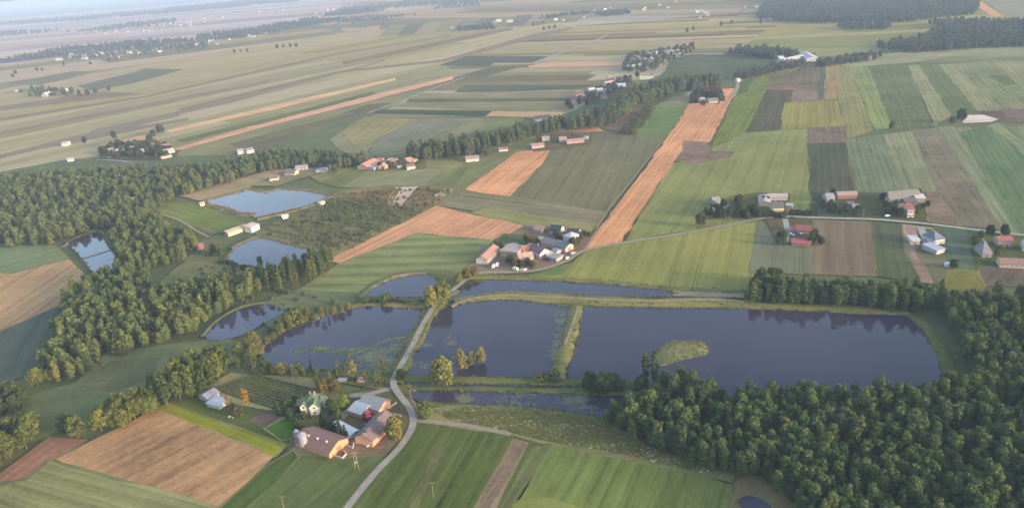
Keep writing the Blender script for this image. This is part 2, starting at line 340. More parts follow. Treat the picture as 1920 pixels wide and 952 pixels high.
F('green_strip', [(1791,120),(1862,116),(1990,240),(1872,207)], (134,154,112), 'rows', (1800,120,1890,210)); F('green_field', [(1853,142),(1887,140),(1913,157),(1883,162)], (114,142,100), 'crop')
F('green_strip', [(1862,116),(1990,112),(1990,238)], (146,160,116), 'rows', (1870,118,1980,220))
F('wheat_field', [(1810,0),(1838,2),(1880,30),(1862,32)], (214,172,138), 'far'); F('field_strip', [(1842,0),(1990,-5),(1990,38),(1890,32)], (150,162,146), 'far')
F('bare_soil', [(1868,207),(1990,200),(1990,238),(1890,228),(1872,224)], (124,120,108), 'soil'); F('bare_soil', [(1837,210),(1880,206),(1890,225),(1860,229)], (120,112,102), 'soil')
F('gravel_lot', [(1803,217),(1845,216),(1872,224),(1858,230),(1806,232)], (206,198,190), 'soil')
LD = (1660,255,1700,358)
strips('field_strip', [(1740,240),(1990,236),(1990,470),(1900,440),(1860,430)], (1800,245,1905,430), (12,32), [(124,144,112),(116,138,108),(140,154,120),(104,130,102)], (900,1600), 'rows')
F('yellow_green_field', [(1370,290),(1330,283),(1395,250),(1513,242),(1519,403),(1425,412),(1172,452),(1258,308)], (136,154,92), 'tram', (1250,420,1330,300))
F('bare_soil', [(1260,262),(1325,266),(1332,284),(1374,285),(1366,295),(1300,308),(1262,302)], (140,128,112), 'soil')
F('stubble_field', [(1515,240),(1583,237),(1586,266),(1516,269)], (128,124,110), 'soil', LD); F('dark_field', [(1516,269),(1587,266),(1606,362),(1590,408),(1520,406)], (94,108,92), 'crop', (1550,270,1565,400))
F('green_field', [(1587,262),(1655,253),(1693,360),(1605,363)], (118,142,108), 'rows', (1620,262,1650,360)); F('green_strip', [(1655,253),(1713,246),(1758,360),(1693,360)], (134,152,112), 'rows', (1680,255,1725,360))
F('grey_field', [(1710,246),(1758,240),(1882,432),(1800,423),(1757,360)], (126,130,108), 'soil', (1735,250,1850,425)); F('green_strip', [(1758,240),(1790,238),(1908,436),(1882,432)], (130,152,112), 'rows', (1775,242,1895,430))
F('green_field', [(1800,250),(1870,232),(1990,300),(1990,455),(1912,440)], (104,142,98), 'rows', (1830,250,1935,430)); F('green_strip', [(1850,236),(1872,230),(1990,320),(1990,345)], (132,156,112), 'rows', (1860,236,1980,330))
F('stubble_field', [(1735,362),(1758,360),(1802,424),(1738,414)], (132,126,106), 'soil'); F('garden_plot', [(1590,368),(1612,362),(1735,362),(1738,414),(1590,408)], (98,112,82), 'meadow')
# the middle
F('meadow', [(560,318),(680,300),(780,290),(870,292),(1000,252),(1045,244),(1030,282),(970,286),(880,358),(800,352),(650,352),(600,342)], (136,150,102), 'meadow')
F('green_strip', [(780,352),(905,292),(960,274),(1000,262),(1020,268),(970,285),(872,358)], (126,142,96), 'crop', (790,350,960,270)); F('green_strip', [(805,350),(862,318),(885,310),(850,352)], (112,134,88), 'crop')
F('pale_field', [(650,352),(700,330),(780,318),(830,318),(795,348)], (144,158,112), 'crop', (660,350,780,322)); F('green_strip', [(600,344),(665,315),(690,320),(640,352)], (118,138,88), 'crop', (610,345,670,318))
F('plough_field', [(1128,242),(1195,198),(1222,200),(1182,250)], (134,124,116), 'soil'); F('meadow', [(1182,250),(1225,200),(1310,160),(1340,165),(1255,262)], (122,148,98), 'meadow'); F('green_field', [(1195,255),(1235,202),(1300,200),(1250,262)], (112,148,96), 'crop')
F('green_strip', [(1205,195),(1240,174),(1262,178),(1228,200)], (110,128,92), 'crop'); F('pale_field', [(1240,198),(1310,162),(1330,176),(1290,198)], (138,154,120), 'crop')
F('wheat_field', [(1030,248),(1060,240),(1120,238),(1132,246),(1090,249)], (216,162,118), 'crop', (1040,244,1120,240))
F('olive_field', [(1036,250),(1130,247),(1242,263),(1150,385),(1132,397),(958,370),(1022,300)], (122,132,98), 'tram', (1010,365,1090,255))
F('wheat_field', [(872,357),(970,285),(1031,281),(1022,303),(956,369)], (224,164,112), 'rows', (900,358,990,286))
F('olive_field', [(812,384),(860,358),(960,370),(1134,398),(1118,425),(1000,406),(905,398)], (136,142,110), 'rows', (830,375,1125,415)); F('yellow_green_field', [(880,402),(912,388),(1118,424),(1105,440),(1010,432)], (144,152,98), 'crop', (900,395,1110,432))
F('scrubland', [(480,438),(545,400),(640,358),(720,348),(860,352),(870,358),(818,390),(622,492),(592,478),(520,455)], (126,134,92), 'meadow')
F('scrubland', [(640,360),(720,350),(850,354),(815,388),(720,395)], (146,128,94), 'meadow')
F('sand_pit', [(722,382),(742,352),(786,350),(766,370),(752,390)], (202,182,160), 'soil'); F('sand_pit', [(720,380),(740,356),(748,358),(732,384)], (206,160,112), 'soil'); F('sand_pit', [(808,370),(835,354),(856,356),(832,368)], (190,172,150), 'soil')
F('wheat_field', [(612,490),(818,387),(855,395),(1002,428),(985,442),(930,453),(780,438),(640,494)], (216,160,112), 'rows', (625,488,815,392))
F('striped_field', [(560,545),(640,494),(780,439),(935,453),(900,500),(868,522),(810,514),(740,520),(685,552)], (136,156,98), 'bands', (620,520,900,512))
F('wheat_field', [(1352,168),(1378,166),(1375,182),(1330,268),(1282,264),(1276,286),(1165,455),(1094,471),(1250,262),(1294,193),(1348,196)], (220,162,112), 'rows', (1110,468,1270,265))
F('yellow_green_field', [(985,518),(1050,516),(1102,472),(1180,456),(1420,416),(1406,548),(1250,540),(1060,524)], (142,154,82), 'tram', (1200,530,1240,440))
F('green_field', [(1010,512),(1068,494),(1052,516),(985,518)], (104,136,82), 'crop')
F('grey_field', [(1419,417),(1478,412),(1524,412),(1524,514),(1404,512)], (118,132,104), 'tram', (1440,510,1450,420)); F('stubble_field', [(1522,414),(1640,418),(1645,518),(1524,514)], (122,118,96), 'stripe', (1580,515,1575,420))
F('green_field', [(1634,418),(1692,422),(1722,528),(1645,518)], (92,114,84), 'crop', (1660,420,1680,520)); F('bare_soil', [(1690,422),(1730,426),(1722,470),(1752,532),(1730,530),(1700,470)], (166,146,130), 'soil', (1700,425,1740,525))
F('garden_plot', [(1722,426),(1762,428),(1790,505),(1752,535),(1722,470)], (112,120,92), 'meadow'); F('green_field', [(1762,428),(1815,434),(1834,514),(1780,505)], (98,126,104), 'tram', (1785,432,1810,510))
F('meadow', [(1815,434),(1990,448),(1990,505),(1832,512)], (98,122,78), 'meadow'); F('bare_soil', [(1838,502),(1990,498),(1990,540),(1830,535)], (112,110,98), 'soil', (1850,535,1880,500)); F('meadow', [(1780,506),(1834,512),(1850,545),(1770,545)], (126,136,72), 'meadow')
# left
F('pale_field', [(335,368),(420,344),(520,316),(575,318),(540,330),(470,352),(380,378)], (164,156,118), 'meadow'); F('green_field', [(276,392),(300,380),(370,382),(472,424),(400,440),(330,410)], (124,146,88), 'crop', (300,385,440,430))
F('green_strip', [(272,398),(300,402),(400,440),(360,452)], (104,122,78), 'meadow')
F('green_field', [(-120,455),(100,462),(130,488),(20,516),(-120,520)], (124,150,108), 'crop', (0,500,110,470)); F('wheat_field', [(-120,520),(0,512),(20,516),(128,487),(162,520),(132,566),(0,622),(-120,660)], (186,160,118), 'crop', (0,600,120,520))
F('green_field', [(-120,660),(0,622),(132,566),(96,652),(60,700),(-120,760)], (98,118,102), 'tram', (0,690,60,600))
F('wet_meadow', [(290,540),(360,480),(440,480),(480,500),(420,530),(350,545)], (128,138,94), 'meadow'); F('wet_meadow', [(490,570),(560,545),(690,554),(640,580),(520,620),(480,600)], (112,132,96), 'meadow')
F('meadow', [(-120,830),(0,780),(60,740),(140,720),(200,662),(430,632),(450,680),(330,712),(200,790),(90,820),(-120,900)], (118,136,88), 'meadow'); F('meadow', [(150,724),(205,680),(300,672),(280,712),(215,735)], (120,130,88), 'meadow')
F('bare_soil', [(-120,935),(0,892),(88,824),(166,826),(72,882),(52,898)], (150,120,98), 'rows', (0,890,90,826)); F('stubble_field', [(105,862),(298,768),(512,858),(408,952),(180,888)], (178,148,106), 'soil', (110,862,300,772))
F('mustard_field', [(296,768),(320,757),(430,798),(536,834),(512,858)], (150,166,52), 'rows', (310,762,525,848)); F('green_field', [(322,756),(360,738),(470,770),(590,805),(590,850),(536,834),(430,796)], (88,112,64), 'meadow')
F('pale_field', [(-160,1080),(-120,940),(52,900),(90,866),(180,890),(408,954),(380,1080)], (140,152,94), 'rows', (90,870,400,952))
F('orchard_ground', [(360,738),(430,702),(600,708),(640,745),(560,770),(500,772)], (150,156,106), 'meadow'); F('garden_plot', [(470,790),(495,771),(530,785),(500,804)], (132,114,102), 'soil'); F('lawn', [(500,805),(530,786),(572,795),(560,818),(530,825)], (88,136,52), 'meadow')
F('farmyard', [(545,838),(560,800),(640,745),(700,735),(760,738),(780,765),(778,800),(720,852),(640,864)], (108,112,74), 'meadow'); F('farmyard_earth', [(545,842),(600,800),(680,820),(740,815),(768,812),(715,856),(640,864),(560,858)], (140,124,98), 'soil')
F('green_field', [(415,960),(548,850),(640,864),(722,856),(640,960),(620,1080),(330,1080)], (98,124,72), 'crop', (470,952,600,850)); F('green_strip', [(415,960),(505,872),(546,848),(562,860),(460,960),(400,1080),(300,1080)], (82,112,60), 'rows', (440,950,545,855))
F('green_field', [(655,960),(786,792),(950,816),(1042,836),(935,960),(880,1080),(560,1080)], (94,118,62), 'rows', (760,952,850,810)); F('worn_strip', [(890,960),(962,828),(990,836),(924,960),(860,1080),(830,1080)], (140,128,100), 'soil', (900,952,975,832))
F('worn_strip', [(760,960),(826,836),(834,838),(780,960)], (110,124,78), 'meadow', (770,952,830,840)); F('green_field', [(935,960),(1000,838),(1042,836),(975,930),(960,960)], (108,124,76), 'crop', (950,952,1020,838))
F('green_field', [(960,965),(1042,834),(1376,908),(1384,965),(1360,1080),(900,1080)], (118,142,70), 'rows', (1000,940,1060,840)); F('mustard_field', [(965,952),(985,926),(1040,938),(1110,965),(1090,1080),(900,1080)], (132,150,74), 'meadow')
F('wildflower_strip', [(790,770),(900,760),(1030,766),(1120,786),(1230,848),(1400,888),(1470,935),(1500,1000),(1384,965),(1376,908),(1042,836),(950,814),(800,790)], (128,136,84), 'meadow'); F('meadow', [(1376,906),(1400,886),(1470,930),(1540,1010),(1384,1010)], (132,124,82), 'meadow')
F('sand_margin', [(1374,960),(1378,934),(1388,926),(1416,928),(1446,944),(1454,966),(1402,974)], (132,124,92), 'soil'); F('shore_grass', [(480,700),(500,680),(600,690),(740,700),(1260,735),(1260,750),(1160,748),(770,740),(740,735),(600,712)], (112,124,72), 'meadow')
# gardens under the villages
for a, c in [(((870,512),(905,470),(935,455),(985,425),(1060,428),(1108,445),(1090,472),(1050,495),(1000,510),(910,514)), (140,128,108)), (((925,458),(945,440),(1000,442),(980,460)), (92,122,84)), (((1325,412),(1330,385),(1370,370),(1425,362),(1480,365),(1480,405),(1430,410)), (104,116,76)),
             (((1435,415),(1462,412),(1522,412),(1522,462),(1462,458)), (104,110,84)), (((1535,408),(1540,362),(1610,362),(1620,405)), (92,108,84)), (((185,300),(190,275),(290,262),(335,285),(300,300)), (108,120,98)), (((670,322),(690,300),(790,292),(800,318)), (118,132,92)),
             (((1000,285),(1010,255),(1110,250),(1105,272),(1035,282)), (112,118,96)), (((1290,196),(1300,168),(1350,164),(1362,190)), (96,108,92)), (((1080,190),(1110,165),(1180,150),(1200,165),(1150,195)), (108,122,102)), (((1450,125),(1470,105),(1530,100),(1520,120)), (120,124,110)), (((470,350),(540,320),(590,312),(600,325),(520,350)), (138,144,108))]:
    F('village_green', a, c, 'meadow')
# ---------------------------------------------------------------- ponds and the canal
def pond(pts, m='water', name='pond', n=5):
    P = spline(px(pts), True, n); z = nz(); nz(); sheet(name, P, z, M[m]); return P, z
PONDS = {}
for key, pts, m in [('far', [(388,381),(410,372),(450,363),(470,359),(500,364),(525,358),(575,361),(616,371),(580,386),(545,395),(500,405),(478,409),(470,401),(448,399),(425,390)], 'clear'),
                    ('mid', [(424,486),(440,468),(462,456),(490,449),(530,458),(570,468),(598,480),(572,492),(520,506),(480,502),(450,498)], 'clear'),
                    ('west', [(130,457),(160,444),(186,438),(204,462),(226,496),(205,512),(176,512),(150,482)], 'clear'),
                    ('north', [(676,556),(705,538),(745,524),(792,517),(812,520),(830,540),(835,556),(760,560)], 'water'),
                    ('long', [(842,566),(862,545),(905,529),(960,528),(1060,531),(1150,538),(1235,546),(1266,553),(1200,560),(1090,556),(1000,551),(940,550),(890,560)], 'water'),
                    ('left', [(490,660),(515,635),(560,612),(630,588),(690,577),(740,579),(790,586),(793,596),(775,625),(752,660),(730,702),(640,702),(540,697),(497,690)], 'weedy'),
                    ('centre', [(764,700),(790,640),(818,590),(850,576),(900,568),(960,565),(1030,573),(1074,584),(1066,620),(1050,665),(1034,708),(980,712),(880,710),(790,710)], 'weedy'),
                    ('main', [(1064,708),(1080,650),(1092,586),(1120,578),(1250,580),(1390,582),(1550,588),(1690,594),(1722,618),(1748,655),(1762,690),(1740,740),(1500,760),(1250,740),(1120,716)], 'water'),
                    ('south', [(768,738),(840,735),(1000,740),(1150,744),(1240,748),(1230,790),(1160,795),(1090,778),(960,764),(880,761),(810,759),(780,752)], 'weedy'),
                    ('reed', [(382,628),(410,604),(450,582),(500,572),(534,584),(500,606),(450,632),(400,640)], 'clear')]:
    PONDS[key] = pond(pts, m)
pond([(1384,944),(1394,934),(1414,934),(1436,944),(1444,958),(1404,964)], 'water', 'puddle')
ribbon('canal', px([(600,706),(680,716),(760,721),(860,724),(1000,727),(1150,731),(1290,738)]), 2.6, M['water'])
ribbon('footpath', px([(276,398),(330,412),(372,436),(392,446)]), 2.2, M['dirt'])
# ---------------------------------------------------------------- roads
ROAD = px([(575,1060),(655,950),(705,888),(752,838),(774,800),(770,770),(748,742),(738,722),(745,703),(768,662),(796,608),(822,568),(852,546),(880,524),(906,512)])
DIKE = ((-.5, 0), (-.34, 1.1), (.34, 1.1), (.5, 0))
BM = {}
def dike(pts, w, m='bank', h=1.0, name='pond_bank', **kw):
    h = h if h == 1.3 else h + .35
    return ribbon(name, px(pts), w, M[m], .2, prof=((-.5, -.2), (-.3, h), (.3, h), (.5, -.2)), **kw)
dike([(738,722),(745,703),(768,662),(796,608),(822,568),(852,546)], 13.0, h=1.3); dike([(1080,577),(1076,600),(1068,635),(1058,670),(1046,700),(1040,716)], 11.0, 'drybank'); dike([(852,568),(900,558),(960,555),(1060,560),(1200,568),(1340,566),(1400,572),(1560,581),(1700,588)], 13.0, 'drybank'); dike([(1690,588),(1722,604),(1748,636),(1768,672),(1782,705)], 8.0, 'bank')
dike([(600,699),(680,708),(740,712),(860,715),(1000,718),(1150,722),(1260,728)], 9.0, h=.9); dike([(770,730),(860,731),(1000,734),(1150,739),(1270,745)], 6.0, h=.8); dike([(484,668),(500,640),(560,606),(630,583),(690,571),(750,571),(815,573)], 8.0, 'reedbank', .8)
dike([(550,666),(580,656),(620,662),(655,666),(690,655),(725,640),(768,632)], 3.2, h=.5); dike([(655,666),(648,684),(645,700)], 3.0, h=.5); dike([(845,578),(870,566),(930,556),(960,555)], 5.0, 'reedbank', 1.1)
dike([(672,560),(700,538),(745,520),(800,512),(850,520),(900,519),(1000,524),(1150,532),(1250,542),(1404,550)], 7.0, 'drybank', .8); dike([(735,521),(765,516),(800,513)], 4.0, 'clay', 1.0); dike([(676,560),(760,564),(836,562)], 6.0, 'bank', .7); dike([(378,380),(405,372),(450,360),(470,356),(500,361),(525,355),(575,358),(620,368)], 7.0, 'reedbank', .9); dike([(380,384),(425,393),(450,402),(470,404),(480,402)], 8.0, 'reedbank', .8)
dike([(482,412),(545,398),(590,384),(620,370)], 6.0, 'reedbank', .8); dike([(432,468),(462,452),(490,445),(535,454),(575,465),(604,478)], 7.0, 'reedbank', .9); dike([(122,458),(158,440),(188,434),(208,460),(230,498)], 5.0, 'bank', .8); dike([(785,756),(880,764),(960,768),(1090,782),(1160,800)], 4.0, 'bank', .6)
dike([(378,634),(405,604),(450,577),(500,567)], 4.0, 'bank', .7)
def zr(t): return .98 + .72*max(0.0, min(1.0, (t - .38)/.1))*max(0.0, min(1.0, (1.0 - t)/.1))
ribbon('gravel_road', ROAD, 3.4, M['road'], zr)
ribbon('gravel_road', px([(906,512),(960,512),(1010,508),(1060,492),(1098,471),(1180,455),(1300,436),(1420,413),(1440,410)]), 4.0, M['dirt'], .95)
ribbon('country_road', px([(1440,410),(1480,408),(1530,410),(1600,412),(1650,414),(1740,422),(1830,433),(1920,443),(2000,452)]), 4.2, M['asphalt'], .98)
ribbon('farm_road', px([(741,728),(722,733),(690,742),(655,744)]), 3.6, M['road'], .94); ribbon('farm_road', px([(663,765),(640,785),(634,792)]), 4.5, M['road'], .93); ribbon('driveway', px([(1472,412),(1475,430),(1474,455)]), 4.0, M['asphalt'], .92)
ribbon('driveway', px([(1725,427),(1735,450),(1745,475)]), 5.0, M['asphalt'], .91); ribbon('dirt_track', px([(784,790),(840,796),(900,804),(958,816)]), 3.2, M['dirt'], .9); ribbon('dirt_track', px([(855,572),(900,561),(960,558),(1060,562),(1200,568),(1340,566),(1395,571)]), 2.2, M['dirt'], 1.72)
ribbon('dirt_track', px([(1240,552),(1300,553),(1395,556)]), 7.0, M['dirt'], .89); ribbon('dirt_track', px([(1084,580),(1076,606),(1060,650)]), 1.4, M['dirt'], 1.72)
ribbon('field_track', px([(690,213),(740,196),(800,172),(870,146)]), 5.0, M['road'], .95); ribbon('field_track', px([(1000,119),(1045,102),(1105,82),(1140,66)]), 8.0, M['road'], .97); ribbon('field_track', px([(1288,182),(1298,172),(1310,160)]), 5.0, M['road'], .9)
ribbon('field_track', px([(1374,182),(1382,166),(1390,150),(1440,138),(1488,132),(1500,122)]), 6.0, M['dirt'], .92); ribbon('field_track', px([(1098,470),(1140,396),(1180,345),(1244,264)]), 1.0, M['dirt'], .96); ribbon('field_track', px([(118,465),(150,444),(180,430),(200,420)]), 4.0, M['dirt'], .9)
ribbon('field_track', px([(185,300),(215,302),(245,305)]), 5.0, M['road'], .9); ribbon('field_track', px([(200,298),(220,292),(245,285)]), 5.0, M['road'], .93); ribbon('field_track', px([(1240,122),(1230,135),(1222,146)]), 5.0, M['road'], .9)
# ---------------------------------------------------------------- trees
def leaf_mat(name, rough=.8, tr=.35):
    k = N(name); oi = k.n('ObjectInfo'); at = k.n('Attribute', attribute_name='tint'); t = at.outputs['Fac']
    c = oi.outputs['Color']
    c = k.mixc(k.ramp(t, .45, 1, 0, .6), c, k.mixc(1.0, c, (1.6, 1.45, 1.05), 'MULTIPLY')); c = k.mixc(k.ramp(t, 0, .45, .7, 0), c, k.mixc(1.0, c, (.5, .56, .62), 'MULTIPLY'))
    r = oi.outputs['Random']
    c = k.mixc(k.ramp(r, .6, 1, 0, .6), c, k.mixc(1.0, c, (1.5, 1.3, .9), 'MULTIPLY')); c = k.mixc(k.ramp(r, 0, .4, .6, 0), c, k.mixc(1.0, c, (.6, .72, .85), 'MULTIPLY'))
    k.ln(c, k.b.inputs['Base Color']); k.b.inputs['Roughness'].default_value = rough; k.b.inputs['Specular IOR Level'].default_value = .15
    ts = k.n('BsdfTranslucent'); k.ln(k.mixc(1.0, c, (1.3, 1.3, .6), 'MULTIPLY'), ts.inputs[0]); mx = k.n('MixShader'); mx.inputs[0].default_value = tr
    k.ln(k.b.outputs[0], mx.inputs[1]); k.ln(ts.outputs[0], mx.inputs[2]); k.ln(mx.outputs[0], k.t.nodes['Material Output'].inputs[0]); return k.m
M['leaf'] = leaf_mat('foliage'); M['needle'] = leaf_mat('needles', .9, .1)
def sph(r):
    while True:
        v = Vector((r.uniform(-1,1), r.uniform(-1,1), r.uniform(-1,1)))
        if .05 < v.length < 1: return v.normalized()
def crown(name, seed, h0, h1, rad, nl, per, ls, shape='oval', m='leaf', lr=.4):
    r = random.Random(seed); V = []; Fc = []; T = []; lobes = []
    for i in range(nl):
        t = (i + .5)/nl; t = min(1, max(0, t + r.uniform(-.04, .04)))
        f = {'oval': math.sin(math.pi*min(1, .14 + .80*t))**.55, 'round': math.sin(math.pi*min(1, .2 + .74*t))**.5, 'cone': 1.05*(1 - t)**.9 + .04, 'slim': math.sin(math.pi*min(1, .1 + .86*t))**.5}[shape]
        a = i*2.39996 + r.uniform(-.5, .5); q = rad*f*r.uniform(.35, .8)*(1 - lr*.35)
        rl = max(ls*.8, rad*lr*(.55 + .45*f)*r.uniform(.75, 1.25))
        lobes.append((Vector((q*math.cos(a), q*math.sin(a), h0 + (h1 - h0)*t)), rl, r.random()))
    for c, rl, lt in lobes:
        n = int(per*(rl/(rad*lr))**2) + 6; ax = Vector((c.x, c.y, 0)); ax = ax.normalized() if ax.length > .01 else Vector()
        for _ in range(n):
            d = sph(r)
            if d.dot(ax*.8 + Vector((0, 0, .6))) < -.35: continue
            p = c + Vector((d.x, d.y, d.z*.85))*rl*r.uniform(.72, 1.1)
            if p.z < .3: continue
            nn = (d + sph(r)*.7).normalized(); u = nn.orthogonal().normalized(); w = nn.cross(u); g = r.uniform(0, 6.28); u, w = u*math.cos(g) + w*math.sin(g), w*math.cos(g) - u*math.sin(g)
            s = ls*r.uniform(.6, 1.3)*.5; b = len(V); V += [p - u*s - w*s*.7, p + u*s - w*s*.5, p + u*s*.8 + w*s*.8, p - u*s*.7 + w*s*.9]; Fc.append((b, b+1, b+2, b+3))
            T.append(min(1, max(0, .55*lt + .45*r.random())))
    me = mesh(name, V, Fc, [M[m]]); at = me.attributes.new('tint', 'FLOAT', 'FACE'); at.data.foreach_set('value', T); return me
def trunk(name, seed, h, r0, nb, reach, z0):
    r = random.Random(seed); b = MB(); p = Vector((0, 0, -.6)); q = r0
    for i in range(4):
        nx = Vector((r.uniform(-.25, .25)*i*.5, r.uniform(-.25, .25)*i*.5, h*(i+1)/4)); b.bar(p, nx, q, 0, 7, q*.72); p = nx; q *= .72
    for i in range(nb):
        a = i*2.4 + r.random(); z = z0 + (h - z0)*(i/nb)*.85; b.bar((0, 0, z), (math.cos(a)*reach, math.sin(a)*reach, z + reach*.7), r0*.4, 0, 5, r0*.12)
    return b.mesh(name, [M['bark']])
PR = {}                                                        # kind -> list of (crown mesh, trunk mesh)
PR['alder'] = [(crown('alder_crown', 10+i, 4.0, 17.5+i*.6, 3.7+.25*(i % 3), 26, 60, .95, 'oval', lr=.42), trunk('alder_trunk', 10+i, 14, .26, 6, 2.2, 5)) for i in range(5)]
PR['broad'] = [(crown('broad_crown', 30+i, 3.0, 13.0+i*.7, 5.4+.4*i, 34, 64, .95, 'round', lr=.36), trunk('broad_trunk', 30+i, 9, .4, 8, 3.2, 2.6)) for i in range(3)]
PR['poplar'] = [(crown('poplar_crown', 50+i, 2.5, 18.0+i, 2.2, 26, 44, .8, 'slim', lr=.5), trunk('poplar_trunk', 50+i, 16, .24, 6, 1.4, 4)) for i in range(3)]
PR['birch'] = [(crown('birch_crown', 55+i, 3.5, 11.5+i, 2.6, 18, 26, .75, 'oval', lr=.4), trunk('birch_trunk', 55+i, 10, .16, 8, 1.8, 3)) for i in range(2)]
PR['spruce'] = [(crown('spruce_crown', 60+i, 1.0, 10.5+i, 2.6, 26, 44, .7, 'cone', 'needle', .34), trunk('spruce_trunk', 60+i, 9, .16, 4, .8, 1)) for i in range(2)]
PR['bush'] = [(crown('bush_crown', 70+i, .5, 3.2+.4*i, 2.1, 12, 34, .6, 'round', lr=.5), trunk('bush_stem', 70+i, 2, .08, 4, .9, .3)) for i in range(3)]
PR['fartree'] = [(crown('far_crown', 80+i, 3.0, 15.0+i, 5.2, 15, 22, 2.1, 'round', lr=.45), trunk('far_trunk', 80+i, 9, .35, 0, 1, 3)) for i in range(3)]
GREEN = {'alder': (.088, .128, .05), 'broad': (.085, .11, .035), 'poplar': (.075, .10, .036), 'birch': (.13, .12, .04), 'spruce': (.035, .058, .032), 'bush': (.075, .098, .04), 'fartree': (.05, .075, .04)}
NAME = {'alder': 'alder_tree', 'broad': 'willow_tree', 'poplar': 'poplar_tree', 'birch': 'birch_tree', 'spruce': 'spruce_tree', 'bush': 'bush', 'fartree': 'tree'}
def tree(p, kind, label, group=None, s=1.0, col=None, sz=1.0, rnd=R, name=None):
    cm, tm = rnd.choice(PR[kind]); name = name or NAME[kind]
    o = new(name, None, label=label, category='bush' if kind == 'bush' else 'tree', group=group)
    o.location = (p.x, p.y, .35); o.rotation_euler = (0, 0, rnd.uniform(0, 6.28)); o.scale = (s*rnd.uniform(.95, 1.05), s, s*sz)
    c = new('crown', cm, o); k = col or GREEN[kind]; j = rnd.uniform(.85, 1.15); c.color = (k[0]*j*rnd.uniform(.92, 1.1), k[1]*j, k[2]*j, 1)
    new('trunk', tm, o); return o
# stuff: woods beyond the nearest trees, as instances of the same trees on points
def proto_collection(kind):
    key = 'protos_' + kind
    if key in bpy.data.collections: return bpy.data.collections[key]
    cl = bpy.data.collections.new(key)
    for cm, tm in PR[kind]:
        v = [tuple(x.co) for x in cm.vertices]; f = [tuple(p.vertices) for p in cm.polygons]; n = len(v); nf = len(f)
        v += [tuple(x.co) for x in tm.vertices]; f += [tuple(i + n for i in p.vertices) for p in tm.polygons]
        me = mesh('wood_' + kind, v, f, [cm.materials[0], M['bark']], [0]*nf + [1]*(len(f) - nf))
        t = [0.0]*nf; cm.attributes['tint'].data.foreach_get('value', t); a = me.attributes.new('tint', 'FLOAT', 'FACE'); a.data.foreach_set('value', t + [.5]*(len(f) - nf))
        o = bpy.data.objects.new('wood_' + kind, me); o.color = (*GREEN[kind], 1); cl.objects.link(o)
    return cl
def gn_tree(kind):
    g = bpy.data.node_groups.new('scatter_' + kind, 'GeometryNodeTree'); g.interface.new_socket('Geometry', in_out='INPUT', socket_type='NodeSocketGeometry'); g.interface.new_socket('Geometry', in_out='OUTPUT', socket_type='NodeSocketGeometry')
    n = g.nodes.new; L = g.links.new; i, o = n('NodeGroupInput'), n('NodeGroupOutput'); ci = n('GeometryNodeCollectionInfo'); ci.inputs[0].default_value = proto_collection(kind); ci.inputs['Separate Children'].default_value = True; ci.inputs['Reset Children'].default_value = True
    iop = n('GeometryNodeInstanceOnPoints'); iop.inputs['Pick Instance'].default_value = True
    sa = n('GeometryNodeInputNamedAttribute'); sa.data_type = 'FLOAT_VECTOR'; sa.inputs[0].default_value = 'size'; ra = n('GeometryNodeInputNamedAttribute'); ra.data_type = 'FLOAT_VECTOR'; ra.inputs[0].default_value = 'turn'
    L(i.outputs[0], iop.inputs['Points']); L(ci.outputs[0], iop.inputs['Instance']); L(ra.outputs[0], iop.inputs['Rotation']); L(sa.outputs[0], iop.inputs['Scale']); L(iop.outputs[0], o.inputs[0]); return g
_gn = {}
def wood(name, label, cat, pts, kind, smin, smax, col=None, rnd=R, z=.3):
    """pts: world points; one object of kind stuff"""
    if not pts: return
    me = mesh(name, [(p.x, p.y, z) for p in pts], [])
    a = me.attributes.new('size', 'FLOAT_VECTOR', 'POINT'); b = me.attributes.new('turn', 'FLOAT_VECTOR', 'POINT'); S = []; T = []
    for p in pts:
        s = rnd.uniform(smin, smax); S += [s*rnd.uniform(.9, 1.15), s, s*rnd.uniform(.72, 1.05)]; T += [0, 0, rnd.uniform(0, 6.28)]
    a.data.foreach_set('vector', S); b.data.foreach_set('vector', T)
    if kind not in _gn: _gn[kind] = gn_tree(kind)
    o = new(name, me, kind='stuff', label=label, category=cat); md = o.modifiers.new('scatter', 'NODES'); md.node_group = _gn[kind]; o.color = (*(col or GREEN[kind]), 1); return o
def scatter(pts, sp, rnd=R, jit=.42, keep=1.0):
    P = px(pts); x0, x1 = min(p.x for p in P), max(p.x for p in P); y0, y1 = min(p.y for p in P), max(p.y for p in P); out = []; j = 0; y = y0
    while y <= y1:
        x = x0 + (sp*.5 if j % 2 else 0)
        while x <= x1:
            q = Vector((x + rnd.uniform(-jit, jit)*sp, y + rnd.uniform(-jit, jit)*sp, 0))
            if rnd.random() < keep and inside(q, P): out.append(q)
            x += sp
        y += sp*.87; j += 1
    return out
def broken(pts, share, cell, rnd):
    """open gaps in a wood: drop whole patches of it"""
    gone = {}; out = []
    for p in pts:
        k = (int(p.x//cell), int(p.y//(cell*.6)))
        if k not in gone: gone[k] = rnd.random() < share
        if not gone[k]: out.append(p)
    return out
def near(pts): return sorted(pts, key=lambda p: p.length)
